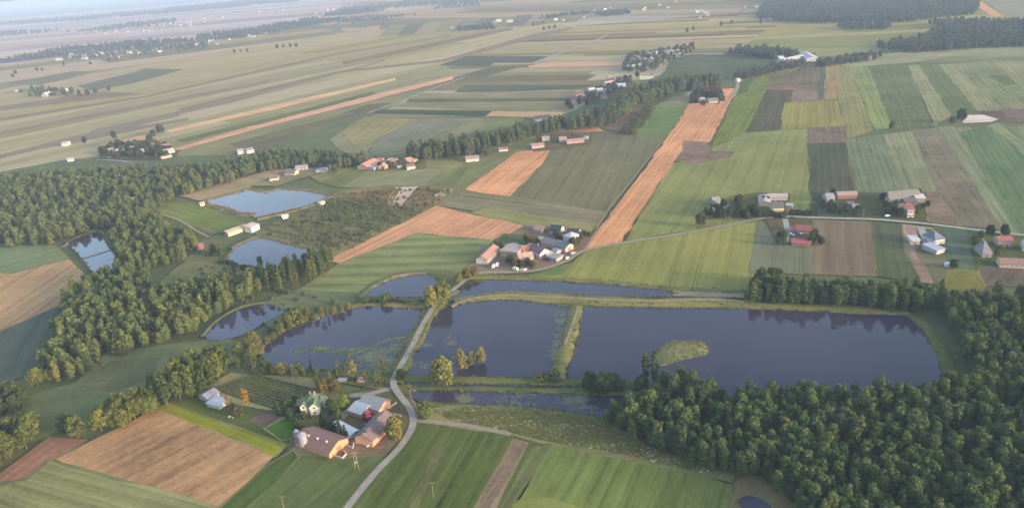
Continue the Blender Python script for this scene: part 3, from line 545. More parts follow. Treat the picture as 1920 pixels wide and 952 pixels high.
# the dark wood at the lower right
T1 = [(1125,806),(1165,775),(1215,758),(1300,752),(1500,752),(1700,748),(1790,735),(1825,735),(1812,690),(1775,612),(1765,588),(1800,566),(1920,568),(2080,575),(2150,800),(2200,1090),(1560,1090),(1500,985),(1465,935),(1440,908),(1340,888),(1235,850)]
RT = random.Random(11); pts = near(broken(scatter(T1, 4.0, RT, keep=.92), .045, 9, RT)); seen = [p for p in pts if p.y > 225 and abs(p.x) < p.y*.74]
vis = near(seen)[:300]; vs_ids = set(id(p) for p in vis)
for p in vis: tree(p, 'alder', 'tall dark green alder packed into the big wood at the lower right', 'alders in the wood at the lower right', RT.choice((1, 1, .85))*RT.uniform(.44, .8), sz=.88, rnd=RT)
wood('alder_wood', 'rest of the dark green wood at the lower right behind its nearest trees', 'wood', [p for p in pts if id(p) not in vs_ids], 'alder', .4, .78, rnd=RT)
T2 = [(1405,572),(1428,548),(1560,550),(1720,556),(1765,566),(1765,588),(1730,590),(1600,582),(1480,575)]
pts = near(scatter(T2, 4.6, RT)); wood('tree_belt', 'dark green tree belt between the large pond and the grey fields', 'wood', pts, 'alder', .52, .8, rnd=RT)
# the woods at the left
RL = random.Random(23)
LG = (.11, .138, .062)
T3 = [(-160,470),(-160,365),(-50,352),(60,337),(150,332),(230,327),(330,324),(400,321),(480,302),(540,294),(600,299),(692,304),(690,313),(640,318),(600,313),(540,318),(480,328),(420,346),(352,366),(330,374),(300,392),(282,402),(240,430),(190,432),(130,447),(95,464),(0,466)]
wood('mixed_wood', 'broad mixed wood covering the left edge above the tan field', 'wood', broken(scatter(T3, 5.6, RL, keep=.95), .08, 16, RL), 'alder', .46, .82, LG, RL)
T4 = [(212,446),(245,428),(282,420),(320,432),(370,455),(372,478),(345,496),(300,508),(240,512),(222,488)]
T5 = [(128,572),(170,540),(235,520),(290,545),(330,562),(352,560),(380,545),(440,536),(486,540),(488,550),(452,572),(405,598),(362,626),(300,650),(240,668),(190,690),(150,715),(120,730),(95,722),(80,700),(100,660)]
T6 = [(470,540),(505,528),(560,508),(605,492),(632,498),(600,522),(560,545),(510,548)]
LB = 'tree standing in the wooded belt beside the left pond and meadow'
pts = near(broken(scatter(T5, 5.0, RL, keep=.95), .1, 14, RL)); 
for p in pts[:230]:
    kd = RL.choice(['alder', 'alder', 'alder', 'poplar', 'broad']); tree(p, kd, 'leafy tree in the sunlit wooded belt above the left meadow', 'trees of the belt above the left meadow', RL.uniform(.5, .86)*(.72 if kd == 'broad' else 1), {'alder': (.115, .148, .058), 'broad': (.15, .17, .062), 'poplar': (.13, .155, .06)}[kd], sz=.9, rnd=RL, name='belt_tree')
wood('mixed_wood', 'far part of the wooded belt above the left meadow', 'wood', pts[230:], 'alder', .55, .88, (.1, .132, .05), RL)
wood('mixed_wood', 'small wood right beside the narrow left pond', 'wood', broken(scatter(T4, 5.6, RL), .1, 14, RL), 'alder', .5, .8, (.105, .135, .05), RL)
pts = near(scatter(T6, 6.0, RL))
for p in pts[:90]: tree(p, 'poplar', 'slim tree in the grove between the middle pond and the striped field', 'grove trees by the middle pond', RL.uniform(.7, .95), (.072, .10, .034), rnd=RL)
wood('mixed_wood', 'lighter round crowns rising out of the broad wood at the left edge', 'wood', scatter(T3, 13, RL, keep=.45), 'broad', .62, .85, (.15, .165, .07), RL); wood('mixed_wood', 'lighter round crowns in the far part of the belt above the meadow', 'wood', near(scatter(T5, 13, RL, keep=.5))[30:], 'broad', .55, .8, (.15, .165, .065), RL)
wood('alder_wood', 'lighter yellow green crowns sprinkled over the wood at the lower right', 'wood', scatter(T1, 12, RT, keep=.4), 'broad', .42, .62, (.13, .16, .045), RT)
for p in scatter([(88,446),(100,436),(130,424),(158,416),(164,424),(130,440),(96,456)], 6, RL): tree(p, 'broad', 'pale tan leafed tree in the short row above the tan field', 'pale tan trees above the tan field', RL.uniform(.5, .7), (.22, .19, .08), rnd=RL)
for lab, grp, spots, kd, s, col in [('willow shrub along the upper shore of the marsh pond', 'willow shrubs on the upper shore', [(500,648),(512,640),(524,630),(530,622),(548,618),(566,604),(580,600),(592,602),(560,594),(574,590),(628,590),(640,586),(655,582)], 'broad', .42, (.13,.14,.05)), ('leafy tree in the row along the ditch north of the farm', 'row along the ditch north of the farm', [(514,706),(526,708),(548,706),(570,708),(600,712),(616,714),(622,724),(596,728),(690,720),(706,724),(712,716),(560,716)], 'birch', .62, (.13,.145,.05)), ('garden tree between the green roofed house and its vegetable plot', 'garden trees near the vegetable plot', [(520,772),(528,780),(536,760),(552,776),(548,762),(558,790),(572,788),(616,764)], 'broad', .3, (.08,.11,.045))]:
    for x, y in spots: tree(G(x + RL.uniform(-3, 3), y + RL.uniform(-2, 2)), kd, lab, grp, s*RL.uniform(.8, 1.2), col, rnd=RL, name='garden_tree' if 'garden' in lab else None)
# groves nearer on the left
for poly, sp, kd, lab, grp, s0, s1, col in [
    ([(285,750),(320,735),(352,700),(420,688),(436,712),(405,735),(330,760),(300,775)], 5.4, 'alder', 'tree in the grove beside the white sheds', 'grove beside the white sheds', .72, .98, (.08, .108, .034)),
    ([(172,790),(205,778),(240,770),(292,760),(300,778),(240,800),(212,812),(190,808)], 5.6, 'broad', 'bushy tree in the row along the brown field', 'trees along the brown field', .62, .85, (.10, .12, .036)),
    ([(-60,900),(-60,835),(0,808),(62,796),(88,812),(70,838),(20,870),(0,905)], 6.6, 'broad', 'round tree of the hedge at the lower left edge', 'hedge trees at the lower left edge', .65, .9, (.095, .115, .036)),
    ([(-60,800),(-60,745),(0,745),(45,740),(62,760),(30,782),(0,800)], 6.4, 'broad', 'dark tree at the left edge beside the bluish field', 'trees at the left edge', .6, .8, (.06, .085, .034)),
    ([(1095,735),(1110,724),(1165,726),(1172,738),(1150,742),(1105,742)], 4.2, 'broad', 'dark bushy tree in the clump on the bank south of the large pond', 'clump on the bank south of the large pond', .5, .7, (.045, .075, .03)),
    ([(1235,742),(1262,728),(1300,728),(1310,752),(1260,758)], 5, 'alder', 'alder at the wood corner on the shore of the large pond', 'alders at the wood corner', .55, .8, None),
    ([(1405,560),(1420,535),(1470,528),(1480,545),(1450,565)], 6.0, 'broad', 'dark tree at the corner where the yellow green field meets the wood', 'trees at the field corner', .6, .8, (.045, .075, .03))]:
    for p in scatter(poly, sp, RL): tree(p, kd, lab, grp, RL.uniform(s0, s1), col, rnd=RL, name='hedge_tree' if 'hedge' in lab or 'row' in lab or 'edge' in lab else 'grove_tree')
# the long tree row across the middle distance and the woods beyond
RF = random.Random(31)
T7 = [(758,300),(800,292),(870,282),(930,272),(1000,254),(1050,244),(1100,236),(1130,222),(1160,206),(1185,188),(1210,176),(1260,166),(1330,158),(1352,160),(1350,166),(1280,176),(1232,188),(1196,206),(1168,230),(1120,244),(1050,252),(1000,264),(940,280),(880,298),(800,304),(764,306)]
wood('tree_row', 'long winding row of dark trees across the middle distance', 'wood', scatter(T7, 8.2, RF), 'alder', .85, 1.2, (.085, .11, .055), RF)
FAR = (.06, .08, .06)
for lab, poly, sp, s0, s1 in [
    ('large dark wood along the top right edge', [(1420,36),(1440,-5),(1460,-25),(1800,-60),(1835,10),(1828,28),(1690,44),(1500,44)], 13, .95, 1.35), ('dark grove above the big farm at the upper right', [(1364,102),(1390,96),(1470,99),(1500,108),(1492,114),(1440,112),(1400,106)], 9, .8, 1.1),
    ('rounded wood on the right below the top edge', [(1640,90),(1680,84),(1720,76),(1760,62),(1800,58),(1990,66),(1990,88),(1870,90),(1720,100),(1660,96)], 11, .8, 1.2), ('tree belt leading away from the big farm', [(1526,124),(1560,118),(1600,110),(1650,106),(1652,112),(1580,122),(1540,128)], 9, .7, 1.0),
    ('thin tree strip in the right background', [(1570,52),(1600,48),(1670,50),(1668,56),(1580,56)], 11, .7, 1.0), ('trees along the track to the big farm', [(1372,148),(1420,136),(1460,124),(1500,120),(1506,126),(1450,138),(1390,152)], 8, .6, .95),
    ('hedge of trees at the top right corner', [(1740,46),(1800,40),(1990,44),(1990,58),(1780,56)], 12, .7, 1.0), ('blue hazy wood band at the upper left', [(-60,128),(0,112),(60,98),(180,90),(300,76),(420,66),(560,42),(640,24),(700,16),(702,26),(640,40),(560,54),(420,78),(280,92),(120,104),(0,124),(-60,138)], 20, 1.0, 1.5),
    ('faint wood line on the horizon at the top left', [(0,44),(150,34),(300,20),(430,6),(560,-8),(560,4),(430,16),(300,28),(150,40),(0,50)], 42, 1.6, 2.2), ('scattered trees around the hazy upper left village', [(90,104),(240,96),(310,88),(390,76),(395,92),(290,104),(180,112),(100,112)], 24, .7, 1.1),
    ('thin wood near the top centre edge', [(800,58),(880,50),(960,46),(1060,28),(1180,22),(1182,28),(1060,38),(980,54),(880,58)], 14, .7, 1.05), ('trees between the roofs of the top centre town', [(600,38),(640,18),(760,2),(900,-10),(900,14),(780,30),(660,46)], 34, .8, 1.2),
    ('bushes on the horizon line at the far top left', [(0,62),(200,50),(330,38),(330,46),(200,58),(0,70)], 40, 1.1, 1.6)]:
    wood('distant_wood', lab, 'wood', broken(scatter(poly, sp, RF, keep=.9), .5 if 'left' in lab or 'centre' in lab else .06, sp*9, RF)[:5000], 'fartree', s0*.85, s1*.85, FAR, RF)
for lab, poly, sp, kd, s0, s1, keep, col in [
    ('young pines dotted over the scrubland between the two ponds', [(560,440),(600,402),(640,378),(700,372),(770,392),(740,410),(640,468),(600,470)], 5.2, 'spruce', .2, .4, .75, (.085, .105, .05)), ('scrub bushes across the dry ground by the sand pit', [(480,438),(560,400),(660,360),(860,354),(815,388),(640,478),(560,462)], 6.0, 'bush', .5, .95, .7, (.105, .125, .055)),
    ('weeds and low bushes around the marshy left pond', [(300,545),(380,500),(440,500),(560,548),(640,575),(520,630),(440,600),(500,575),(420,560)], 6.5, 'bush', .5, 1.0, .45, (.085, .105, .04)), ('low green shrubs along the ditch above the farm', [(600,715),(700,722),(740,728),(735,735),(640,722),(560,712),(500,700)], 4.0, 'bush', .3, .65, .75, (.075, .10, .04)),
    ('brush on the slope above the plough strip', [(1160,252),(1185,225),(1215,202),(1230,204),(1205,240),(1190,256)], 6, 'bush', .8, 1.3, .8, (.085, .10, .042)), ('garden shrubs around the green roofed house', [(500,770),(560,735),(560,772),(620,785),(640,795),(560,800)], 4.2, 'bush', .4, .7, .5, (.06, .09, .034)),
    ('bushes along the south shore of the marsh pond', [(500,690),(600,697),(660,702),(640,708),(520,702)], 4.0, 'bush', .5, .9, .8, (.07, .10, .035)), ('hedge bushes along the middle pond', [(380,470),(420,492),(470,508),(500,512),(490,520),(440,505),(385,480)], 4.5, 'bush', 1.0, 1.6, .9, (.05, .08, .034)),
    ('tall weeds between the ponds beside the big willow', [(680,562),(760,566),(820,568),(815,576),(740,572),(680,570)], 3.2, 'bush', .4, .75, .9, (.07, .10, .038))]:
    wood('scrub', lab, 'shrubs', scatter(poly, sp, RF, keep=keep), kd, s0, s1, col, RF)
for lab, poly, sp, s0, s1, keep in [('garden trees between the roofs of the row village', [(1165,134),(1180,104),(1240,96),(1300,86),(1302,98),(1262,116),(1215,138)], 13, .5, .8, .6), ('garden trees at the near end of the row village', [(1070,198),(1090,178),(1130,164),(1180,146),(1196,152),(1160,172),(1120,196)], 11, .4, .7, .55), ('orchard trees filling the gaps of the left village', [(190,294),(200,276),(270,270),(310,272),(326,288),(290,300)], 10, .4, .65, .6), ('bushes and orchard trees in the middle village', [(676,322),(700,302),(790,296),(794,312),(740,322)], 9, .25, .45, .45), ('orchard trees of the farm in front of the pale far strips', [(20,176),(60,168),(150,170),(152,180),(60,184)], 16, .6, .9, .6)]:
    wood('orchard', lab, 'trees', scatter(poly, sp, RF, keep=keep), 'broad', s0, s1, (.075, .095, .05), RF)
# trees standing alone, one by one
YE = (.14, .155, .055)
for x, y, kd, s, sz, col, lab in [
    (810,578,'broad',.95,1.15,YE,'left half of the big golden willow where the road crosses between the ponds'), (832,573,'broad',1.1,1.15,YE,'right half of the big golden willow where the road crosses between the ponds'),
    (832,727,'broad',1.08,1.1,(.16,.165,.055),'round golden willow on the bank below the centre pond'), (866,693,'broad',.6,1.3,(.175,.17,.08),'pale slim tree standing in the centre pond, left of its pair'), (902,684,'broad',.54,1.4,(.175,.17,.08),'pale slim tree standing in the centre pond, right of its pair'), (884,688,'broad',.55,1.15,(.17,.165,.08),'short pale tree between the two slim trees in the centre pond'), (872,692,'bush',1.15,1,(.15,.17,.035),'bright green bush at the foot of the trees in the centre pond'),
    (1015,718,'bush',1.7,1,None,'dark round bush on the bank left of the dividing dike'), (1040,718,'bush',1.6,1,None,'dark round bush at the foot of the dividing dike'), (1210,722,'poplar',.92,1,(.06,.085,.035),'tall slim poplar by the island, left of its pair'), (1228,722,'poplar',.98,1,(.06,.085,.035),'tall slim poplar by the island, right of its pair'), (1203,730,'bush',1.9,1,None,'bushy shrub at the foot of the tall poplars'),
    (478,668,'broad',.95,1.05,(.13,.125,.04),'big round olive tree at the left tip of the marsh pond'), (455,695,'alder',.85,1,(.11,.12,.036),'tall leafy tree left of the marsh pond, nearest the meadow'), (478,700,'alder',.85,1,(.09,.11,.036),'tall leafy tree at the lower corner of the marsh pond'), (500,700,'broad',.6,1,(.1,.12,.036),'small leafy tree on the south shore of the marsh pond'),
    (540,612,'broad',.66,1,(.13,.13,.04),'willow on the upper shore of the marsh pond by the reed pond'), (556,606,'bush',2.0,1.2,(.12,.13,.04),'shrubby willow right of the shore willow'), (606,600,'birch',.72,1,(.15,.14,.045),'slim pale birch on the upper shore of the marsh pond'), (616,596,'poplar',.42,1,(.13,.12,.05),'thin half bare tree on the upper shore of the marsh pond'), (690,570,'bush',1.4,1.1,None,'dark bush at the left end of the north pond'), (725,571,'bush',1.9,1.1,(.11,.13,.035),'bushy willow on the bank between north and marsh pond'),
    (585,697,'poplar',.4,1,(.10,.12,.04),'slim young tree on the shore below the grass spit'), (560,700,'bush',1.5,1,(.08,.12,.035),'green bush on the south shore of the marsh pond'), (532,702,'bush',1.7,1,(.15,.15,.05),'yellowish bush on the south shore of the marsh pond'), (638,712,'birch',.9,1,YE,'golden birch left of the pair on the canal bank'), (664,716,'birch',1.12,1,(.15,.15,.05),'taller golden birch of the pair on the canal bank'), (722,708,'birch',.9,1,(.13,.13,.045),'pale birch leaning over the road corner of the marsh pond'),
    (608,742,'broad',.7,1,(.13,.105,.04),'rust brown leafed tree behind the green roofed house, left one'), (628,738,'broad',.62,.95,(.14,.11,.04),'rust brown leafed tree behind the green roofed house, right one'), (434,776,'birch',.85,1,(.22,.14,.035),'orange leafed tree beside the white sheds, left one'), (464,768,'birch',.95,1,(.22,.15,.035),'orange leafed tree beside the white sheds, right one'), (446,780,'bush',1.5,1,(.13,.1,.04),'brownish bush between the orange leafed trees'),
    (646,768,'broad',.58,1,(.13,.17,.035),'bright green round tree between the house and the red barn yard'), (628,780,'broad',.55,1,(.05,.085,.03),'dark garden tree below the green roofed house'), (635,790,'bush',1.4,1,(.11,.15,.035),'light green bush at the edge of the farmyard'), (545,790,'broad',.5,1,(.05,.08,.03),'dark garden tree left of the green roofed house, lower one'), (540,768,'broad',.5,1,(.055,.085,.03),'dark garden tree left of the green roofed house, upper one'), (560,805,'bush',1.5,1,(.05,.08,.03),'dark bush above the brown barn'),
    (608,806,'spruce',.95,1,None,'spruce in the row behind the brown barn, leftmost'), (618,810,'spruce',.85,1,None,'spruce in the row behind the brown barn, second from left'), (628,813,'spruce',.8,1,None,'spruce in the row behind the brown barn, middle one'), (638,818,'spruce',.85,1,None,'spruce in the row behind the brown barn, fourth from left'), (649,823,'spruce',.65,1,None,'small spruce at the right end of the row behind the brown barn'),
    (742,828,'broad',.78,1.15,(.155,.155,.05),'golden tree between the long barn and the road'), (690,832,'birch',.62,1,(.11,.13,.035),'small tree before the gable of the long barn'), (795,782,'bush',1.9,1.1,(.08,.095,.035),'dark bush at the corner of the pond below the road junction'), (752,712,'bush',1.4,1,None,'bush beside the road junction on the pond side'), (1314,426,'broad',.85,.9,(.045,.05,.03),'dark lone round tree beside the track left of the wooded farm'),
    (302,252,'broad',1.05,1,(.055,.06,.04),'lone round tree at the left end of the golden strips'), (288,256,'bush',2.2,1,(.045,.05,.04),'dark bush beside the lone tree at the golden strips'), (282,268,'broad',.85,1,(.05,.065,.04),'tree above the left village roofs'), (1672,243,'broad',.7,.9,(.05,.065,.035),'small lone tree in the right hand strip fields'), (1801,229,'broad',.95,1.1,(.045,.055,.035),'dark tree at the edge of the pale gravel lot'), (1786,232,'bush',2.0,1,(.05,.065,.035),'bush left of the gravel lot tree'), (1318,200,'broad',.62,.9,(.04,.05,.035),'dark tree standing in the orange field below the wooded farmstead'),
    (1769,97,'broad',.9,1,(.04,.055,.04),'lone dark tree on the pale field at the upper right'), (1426,48,'poplar',1.35,1,(.035,.05,.04),'very tall dark tree left of the top right wood'), (860,532,'broad',.6,1,(.13,.125,.04),'olive tree on the bank above the long pond, left one'), (876,526,'broad',.66,1,(.14,.13,.042),'olive tree on the bank above the long pond, middle one'), (890,520,'broad',.6,1,(.13,.13,.042),'olive tree on the bank above the long pond, right one'),
    (488,492,'bush',1.1,1,(.03,.04,.03),'dark tuft standing in the middle pond'), (416,482,'broad',.75,1,(.075,.1,.036),'large bushy tree at the left end of the middle pond'), (402,476,'broad',.6,1,(.08,.1,.04),'smaller bushy tree behind the left end of the middle pond'), (130,816,'broad',.82,1,(.08,.105,.036),'round tree left of its twin at the small brown field'), (148,822,'broad',.85,1,(.09,.11,.036),'round tree right of its twin at the small brown field'), (72,724,'broad',.75,1,(.11,.125,.036),'tree at the foot of the belt beside the bluish field'), (645,312,'broad',.5,1,(.1,.085,.05),'brownish tree row end beside the blue grey houses'), (628,325,'broad',.66,1,(.10,.09,.045),'brownish bushy tree on the green slope by the village')]:
    tree(G(x, y), kd, lab, None, s, col, sz)
# garden and village trees
for lab, grp, spots, s, col in [
    ('leafy tree around the wooded farmstead left of the country road', 'trees around the wooded farmstead', [(1332,404),(1345,396),(1358,392),(1372,402),(1385,396),(1392,408),(1405,402),(1416,406),(1366,410),(1350,410),(1382,384),(1400,412)], .5, (.045,.065,.032)), ('low tree in the front hedge of the cream house', 'front hedge of the cream house', [(1430,408),(1440,409),(1450,409),(1462,410),(1470,409),(1432,380)], .35, (.055,.075,.036)),
    ('dark shrub in the clipped row beside the country road', 'clipped row beside the country road', [(1484,405),(1491,405),(1498,405),(1505,405),(1512,405),(1519,405)], .27, (.03,.04,.03)), ('tree beside the pair of red roofed sheds', 'trees beside the red roofed sheds', [(1523,458),(1532,452),(1540,460),(1528,446),(1470,448),(1468,460)], .42, (.06,.085,.036)),
    ('garden tree of the long red brick farm', 'garden trees of the long red brick farm', [(1562,366),(1555,390),(1565,396),(1606,398),(1610,404),(1560,402),(1545,392),(1575,402)], .4, (.045,.065,.034)), ('garden tree around the white two storey house', 'garden trees around the white two storey house', [(1660,392),(1668,398),(1678,402),(1680,390),(1662,404),(1688,406),(1722,368),(1730,392),(1652,376),(1710,402)], .42, (.045,.07,.034)),
    ('roadside tree before the pink red roofed house', 'roadside trees before the pink house', [(1855,440),(1884,444)], .55, (.03,.05,.03)), ('garden tree by the hipped grey house', 'garden trees by the hipped grey house', [(1828,455),(1838,448),(1832,470),(1870,480),(1790,505)], .4, (.07,.095,.036)), ('garden tree in the hamlet at the centre', 'garden trees of the centre hamlet', [(1000,462),(1006,458),(996,458),(1078,462),(1084,458),(1090,450),(1044,446),(1052,452),(956,492),(968,500),(978,502),(990,498),(1000,504),(940,468),(1096,444)], .42, (.09,.10,.042)),
    ('tree among the houses of the left village', 'trees of the left village', [(205,282),(212,278),(222,276),(232,276),(240,280),(250,282),(258,286),(268,284),(276,282),(285,282),(292,290),(298,294),(246,292),(230,292),(218,300),(268,296),(310,296),(196,290)], .62, (.05,.065,.038)), ('tree between the red roofs of the middle village', 'trees of the middle village', [(716,318),(735,314),(752,310),(790,300),(700,305),(660,312),(600,318),(590,316)], .45, (.06,.08,.038)),
    ('tree by the isolated white house', 'trees by the isolated white house', [(898,292),(906,288),(892,286),(912,294)], .5, (.06,.075,.04)), ('dark conifer behind the long pink barn', 'conifers behind the long pink barn', [(1073,256),(1080,256),(1086,258),(1098,258)], .5, (.045,.05,.036)), ('tree sheltering the lone farmstead in the orange field', 'trees of the orange field farmstead', [(1298,186),(1304,180),(1310,184),(1318,180),(1326,182),(1334,184),(1342,184),(1348,188),(1352,182),(1308,190)], .6, (.045,.055,.036)),
    ('tree along the farm lane of the row village', 'trees of the row village', [(1066,200),(1072,206),(1086,196),(1100,198),(1112,186),(1142,178),(1150,168),(1172,152),(1195,146),(1180,112),(1176,118),(1192,104),(1236,100),(1252,98),(1268,94),(1282,92),(1296,90),(1218,112),(1206,130)], .65, (.045,.06,.04)), ('small tree on the plain near the top left', 'small trees on the top left plain', [(440,100),(452,99),(464,98),(520,92),(532,90),(545,90),(556,90),(120,124),(170,122),(205,116),(220,114),(30,140),(70,134),(80,134),(25,146),(1288,62),(1300,58),(1352,50),(1372,46),(1020,58),(1030,56),(1040,55),(150,182),(165,180),(180,176),(205,172),(160,270),(215,262)], .85, (.04,.055,.042))]:
    if s > .3 and 'conifer' not in lab and 'plain' not in lab: spots = spots + [(x + R.uniform(-9, 9)*(y/400), y + R.uniform(-4, 3)*(y/400)) for x, y in spots]
    for x, y in spots: tree(G(x, y), 'spruce' if 'conifer' in lab else ('broad' if s > .3 else 'bush'), lab, grp, s*R.uniform(.85, 1.15)*(4.0 if s <= .3 else 1), col, name='clipped_shrub' if s <= .3 else ('spruce_tree' if 'conifer' in lab else 'garden_tree'))
# reeds on the shores, flowers in the wild strip
def tuft(name, seed, n, h, w, mt, rad):
    r = random.Random(seed); V = []; Fc = []
    for i in range(n):
        a = r.uniform(0, 6.28); q = rad*math.sqrt(r.random()); c = Vector((q*math.cos(a), q*math.sin(a), 0)); g = r.uniform(0, 3.14); u = Vector((math.cos(g), math.sin(g), 0))*w*r.uniform(.6, 1.3); t = Vector((r.uniform(-.3, .3), r.uniform(-.3, .3), h*r.uniform(.6, 1.2))); b = len(V); V += [c - u, c + u, c + u*.4 + t, c - u*.4 + t]; Fc.append((b, b+1, b+2, b+3))
    me = mesh(name, V, Fc, [mt]); at = me.attributes.new('tint', 'FLOAT', 'FACE'); at.data.foreach_set('value', [r.random() for _ in Fc]); return me
stub = mesh('stub', [(0,0,-.1),(.02,0,-.1),(0,.02,-.1)], [(0,1,2)], [M['bark']])
PR['reed'] = [(tuft('reed_tuft', i, 26, 1.5, .22, M['leaf'], 1.1), stub) for i in range(3)]; GREEN['reed'] = (.15, .15, .06)
PR['flower'] = [(crown('flower_heads', 90+i, .5, .9, .9, 7, 6, .34, 'round', lr=.5), stub) for i in range(3)]; GREEN['flower'] = (.5, .5, .38)
RR = random.Random(5)
def along(P, sp, off, z=0, closed=True):
    out = []
    for i in range(0 if closed else 1, len(P)):
        a, b = P[i-1], P[i]; n = max(1, int((b - a).length/sp))
        for k in range(n):
            if RR.random() < .72: out.append(a.lerp(b, (k + RR.random())/n) + Vector((RR.uniform(-off, off), RR.uniform(-off, off), 0)))
    return out
for key, lab, c in [('far', 'russet reed fringe round the far pond', (.26,.15,.075)), ('mid', 'dry reed fringe round the middle pond', (.16,.14,.06)), ('north', 'reeds round the north pond', (.15,.14,.06)), ('long', 'reeds round the long narrow pond', (.14,.13,.05)), ('left', 'reeds round the marsh pond', (.12,.14,.045)), ('centre', 'reeds round the centre pond', (.12,.13,.045)), ('main', 'reeds round the large pond', (.13,.13,.05)), ('south', 'reeds round the pond below the canal', (.12,.13,.05)), ('west', 'reeds round the narrow left pond', (.1,.12,.05))]:
    wood('reeds', lab, 'reeds', along(PONDS[key][0], 1.6, .8), 'reed', .5, 1.0, c, RR, z=.6)
def flow(poly, n, rnd):
    P = px(poly); out = []; x0, x1, y0, y1 = min(p.x for p in P), max(p.x for p in P), min(p.y for p in P), max(p.y for p in P)
    while len(out) < n:
        c = Vector((rnd.uniform(x0, x1), rnd.uniform(y0, y1), 0))
        for _ in range(rnd.randint(4, 34)):
            q = c + Vector((rnd.gauss(0, 5.5), rnd.gauss(0, 1.2), 0))
            if inside(q, P): out.append(q)
    return out
WP = [(815,772),(900,764),(1030,770),(1110,790),(1180,828),(1290,866),(1340,884),(1320,890),(1130,846),(1042,832),(950,810),(850,790)]
wood('wildflowers', 'white flower clusters sprinkled over the wild strip by the dark wood', 'flowers', flow(WP, 1300, RR), 'flower', .3, .65, (.55, .55, .42), RR, z=.55)
wood('tall_herbs', 'tufted green and brown herbs filling the wild strip', 'herbs', flow(WP, 5200, RR), 'reed', .35, .8, (.2, .21, .095), RR, z=.4)
wood('tall_herbs', 'rough herbs on the grass spit of the marsh pond', 'herbs', along(px([(550,666),(580,656),(620,662),(655,666),(690,655),(725,640),(768,632)]), 1.0, 1.2, closed=False), 'reed', .4, .8, (.12, .18, .04), RR, z=.5)

wood('ditch_reeds', 'reeds choking the narrow canal below the ponds', 'reeds', along(px([(620,706),(680,715),(760,720),(860,723),(1000,726),(1150,730),(1280,737)]), .8, 1.6, closed=False), 'reed', .5, .9, (.1, .12, .05), RR, z=.7)
for lab, line, off, col in [('uneven tufts on the dike between the centre and large pond', [(1080,577),(1068,635),(1058,670),(1042,712)], 4.5, (.14,.15,.06)), ('uneven tufts on the long dike above the centre and large pond', [(852,568),(900,558),(960,555),(1060,560),(1200,568),(1340,566),(1400,572),(1560,581),(1700,588)], 5.5, (.16,.16,.065)), ('verge tufts along the causeway road', [(745,703),(768,662),(796,608),(822,568)], 5.5, (.12,.15,.05)), ('tufts on the bank below the yellow green field', [(850,520),(900,519),(1000,524),(1150,532),(1250,542),(1404,550)], 3.0, (.18,.18,.065))]:
    wood('bank_herbs', lab, 'herbs', along(spline(px(line), False, 5), .9, off, closed=False), 'reed', .3, .75, col, RR, z=1.1)
# floating pondweed: flat pads in drifts on the water
pad = []
for i in range(3):
    r = random.Random(40 + i); V = []; Fc = []; T = []
    for _ in range(16):
        c = Vector((r.gauss(0, 1.1), r.gauss(0, .8), r.uniform(0, .03))); q = r.uniform(.2, .5); n = len(V); V += [c + Vector((q*math.cos(a*1.047), q*math.sin(a*1.047), 0)) for a in range(6)]; Fc.append(tuple(range(n, n + 6))); T.append(r.random())
    me = mesh('pad_drift', V, Fc, [M['leaf']]); at = me.attributes.new('tint', 'FLOAT', 'FACE'); at.data.foreach_set('value', T); pad.append((me, stub))
PR['pad'] = pad; GREEN['pad'] = (.16, .18, .11)
def drift(poly, n, rnd, ax, ay):
    P = px(poly); out = []; x0, x1, y0, y1 = min(p.x for p in P), max(p.x for p in P), min(p.y for p in P), max(p.y for p in P)
    while len(out) < n:
        c = Vector((rnd.uniform(x0, x1), rnd.uniform(y0, y1), 0))
        for _ in range(rnd.randint(3, 26)):
            q = c + Vector((rnd.gauss(0, ax), rnd.gauss(0, ay), 0))
            if inside(q, P): out.append(q)
    return out
for key, lab, poly, n in [('left', 'pale pondweed drifts in the corner of the marsh pond beside the road', [(650,690),(690,662),(768,636),(752,664),(732,698),(660,700)], 260), ('left', 'thin line of pondweed above the grass spit', [(575,652),(620,654),(690,650),(700,654),(640,662),(580,658)], 40), ('centre', 'pondweed drifts along the dividing dike in the centre pond', [(1030,690),(1046,620),(1040,585),(1070,588),(1060,640),(1042,700)], 120), ('centre', 'pondweed specks in the left of the centre pond', [(775,690),(800,640),(850,630),(860,660),(830,700)], 35), ('south', 'pondweed specks on the pond below the canal', [(850,740),(1140,748),(1120,770),(960,760),(860,755)], 70)]:
    wood('pondweed', lab, 'pondweed', drift(poly, n, RR, 3.2, 1.3), 'pad', .5, 1.3, (.16, .18, .12), RR, z=PONDS[key][1] + .02)
# ---------------------------------------------------------------- buildings
_win = {}
def window_mesh(w, h):
    if (w, h) not in _win:
        b = MB(); t = .1
        b.box(-w/2, w/2, -.03, .05, 0, t, 0); b.box(-w/2, w/2, -.03, .05, h - t, h, 0); b.box(-w/2, -w/2 + t, -.03, .05, t, h - t, 0); b.box(w/2 - t, w/2, -.03, .05, t, h - t, 0); b.box(-.04, .04, -.03, .05, t, h - t, 0)
        b.box(-w/2 + t, -.04, -.03, .02, t, h - t, 1); b.box(.04, w/2 - t, -.03, .02, t, h - t, 1); _win[(w, h)] = b.mesh('window', [M['frame'], M['glass']])
    return _win[(w, h)]
def door_mesh(w, h, c):
    b = MB(); b.box(-w/2, w/2, -.04, .06, -.3, h, 0)
    for i in range(3): b.box(-w/2 + .05, w/2 - .05, .06, .09, h*(.12 + .3*i), h*(.16 + .3*i), 0)
    return b.mesh('door', [paint(c, 'wall')])
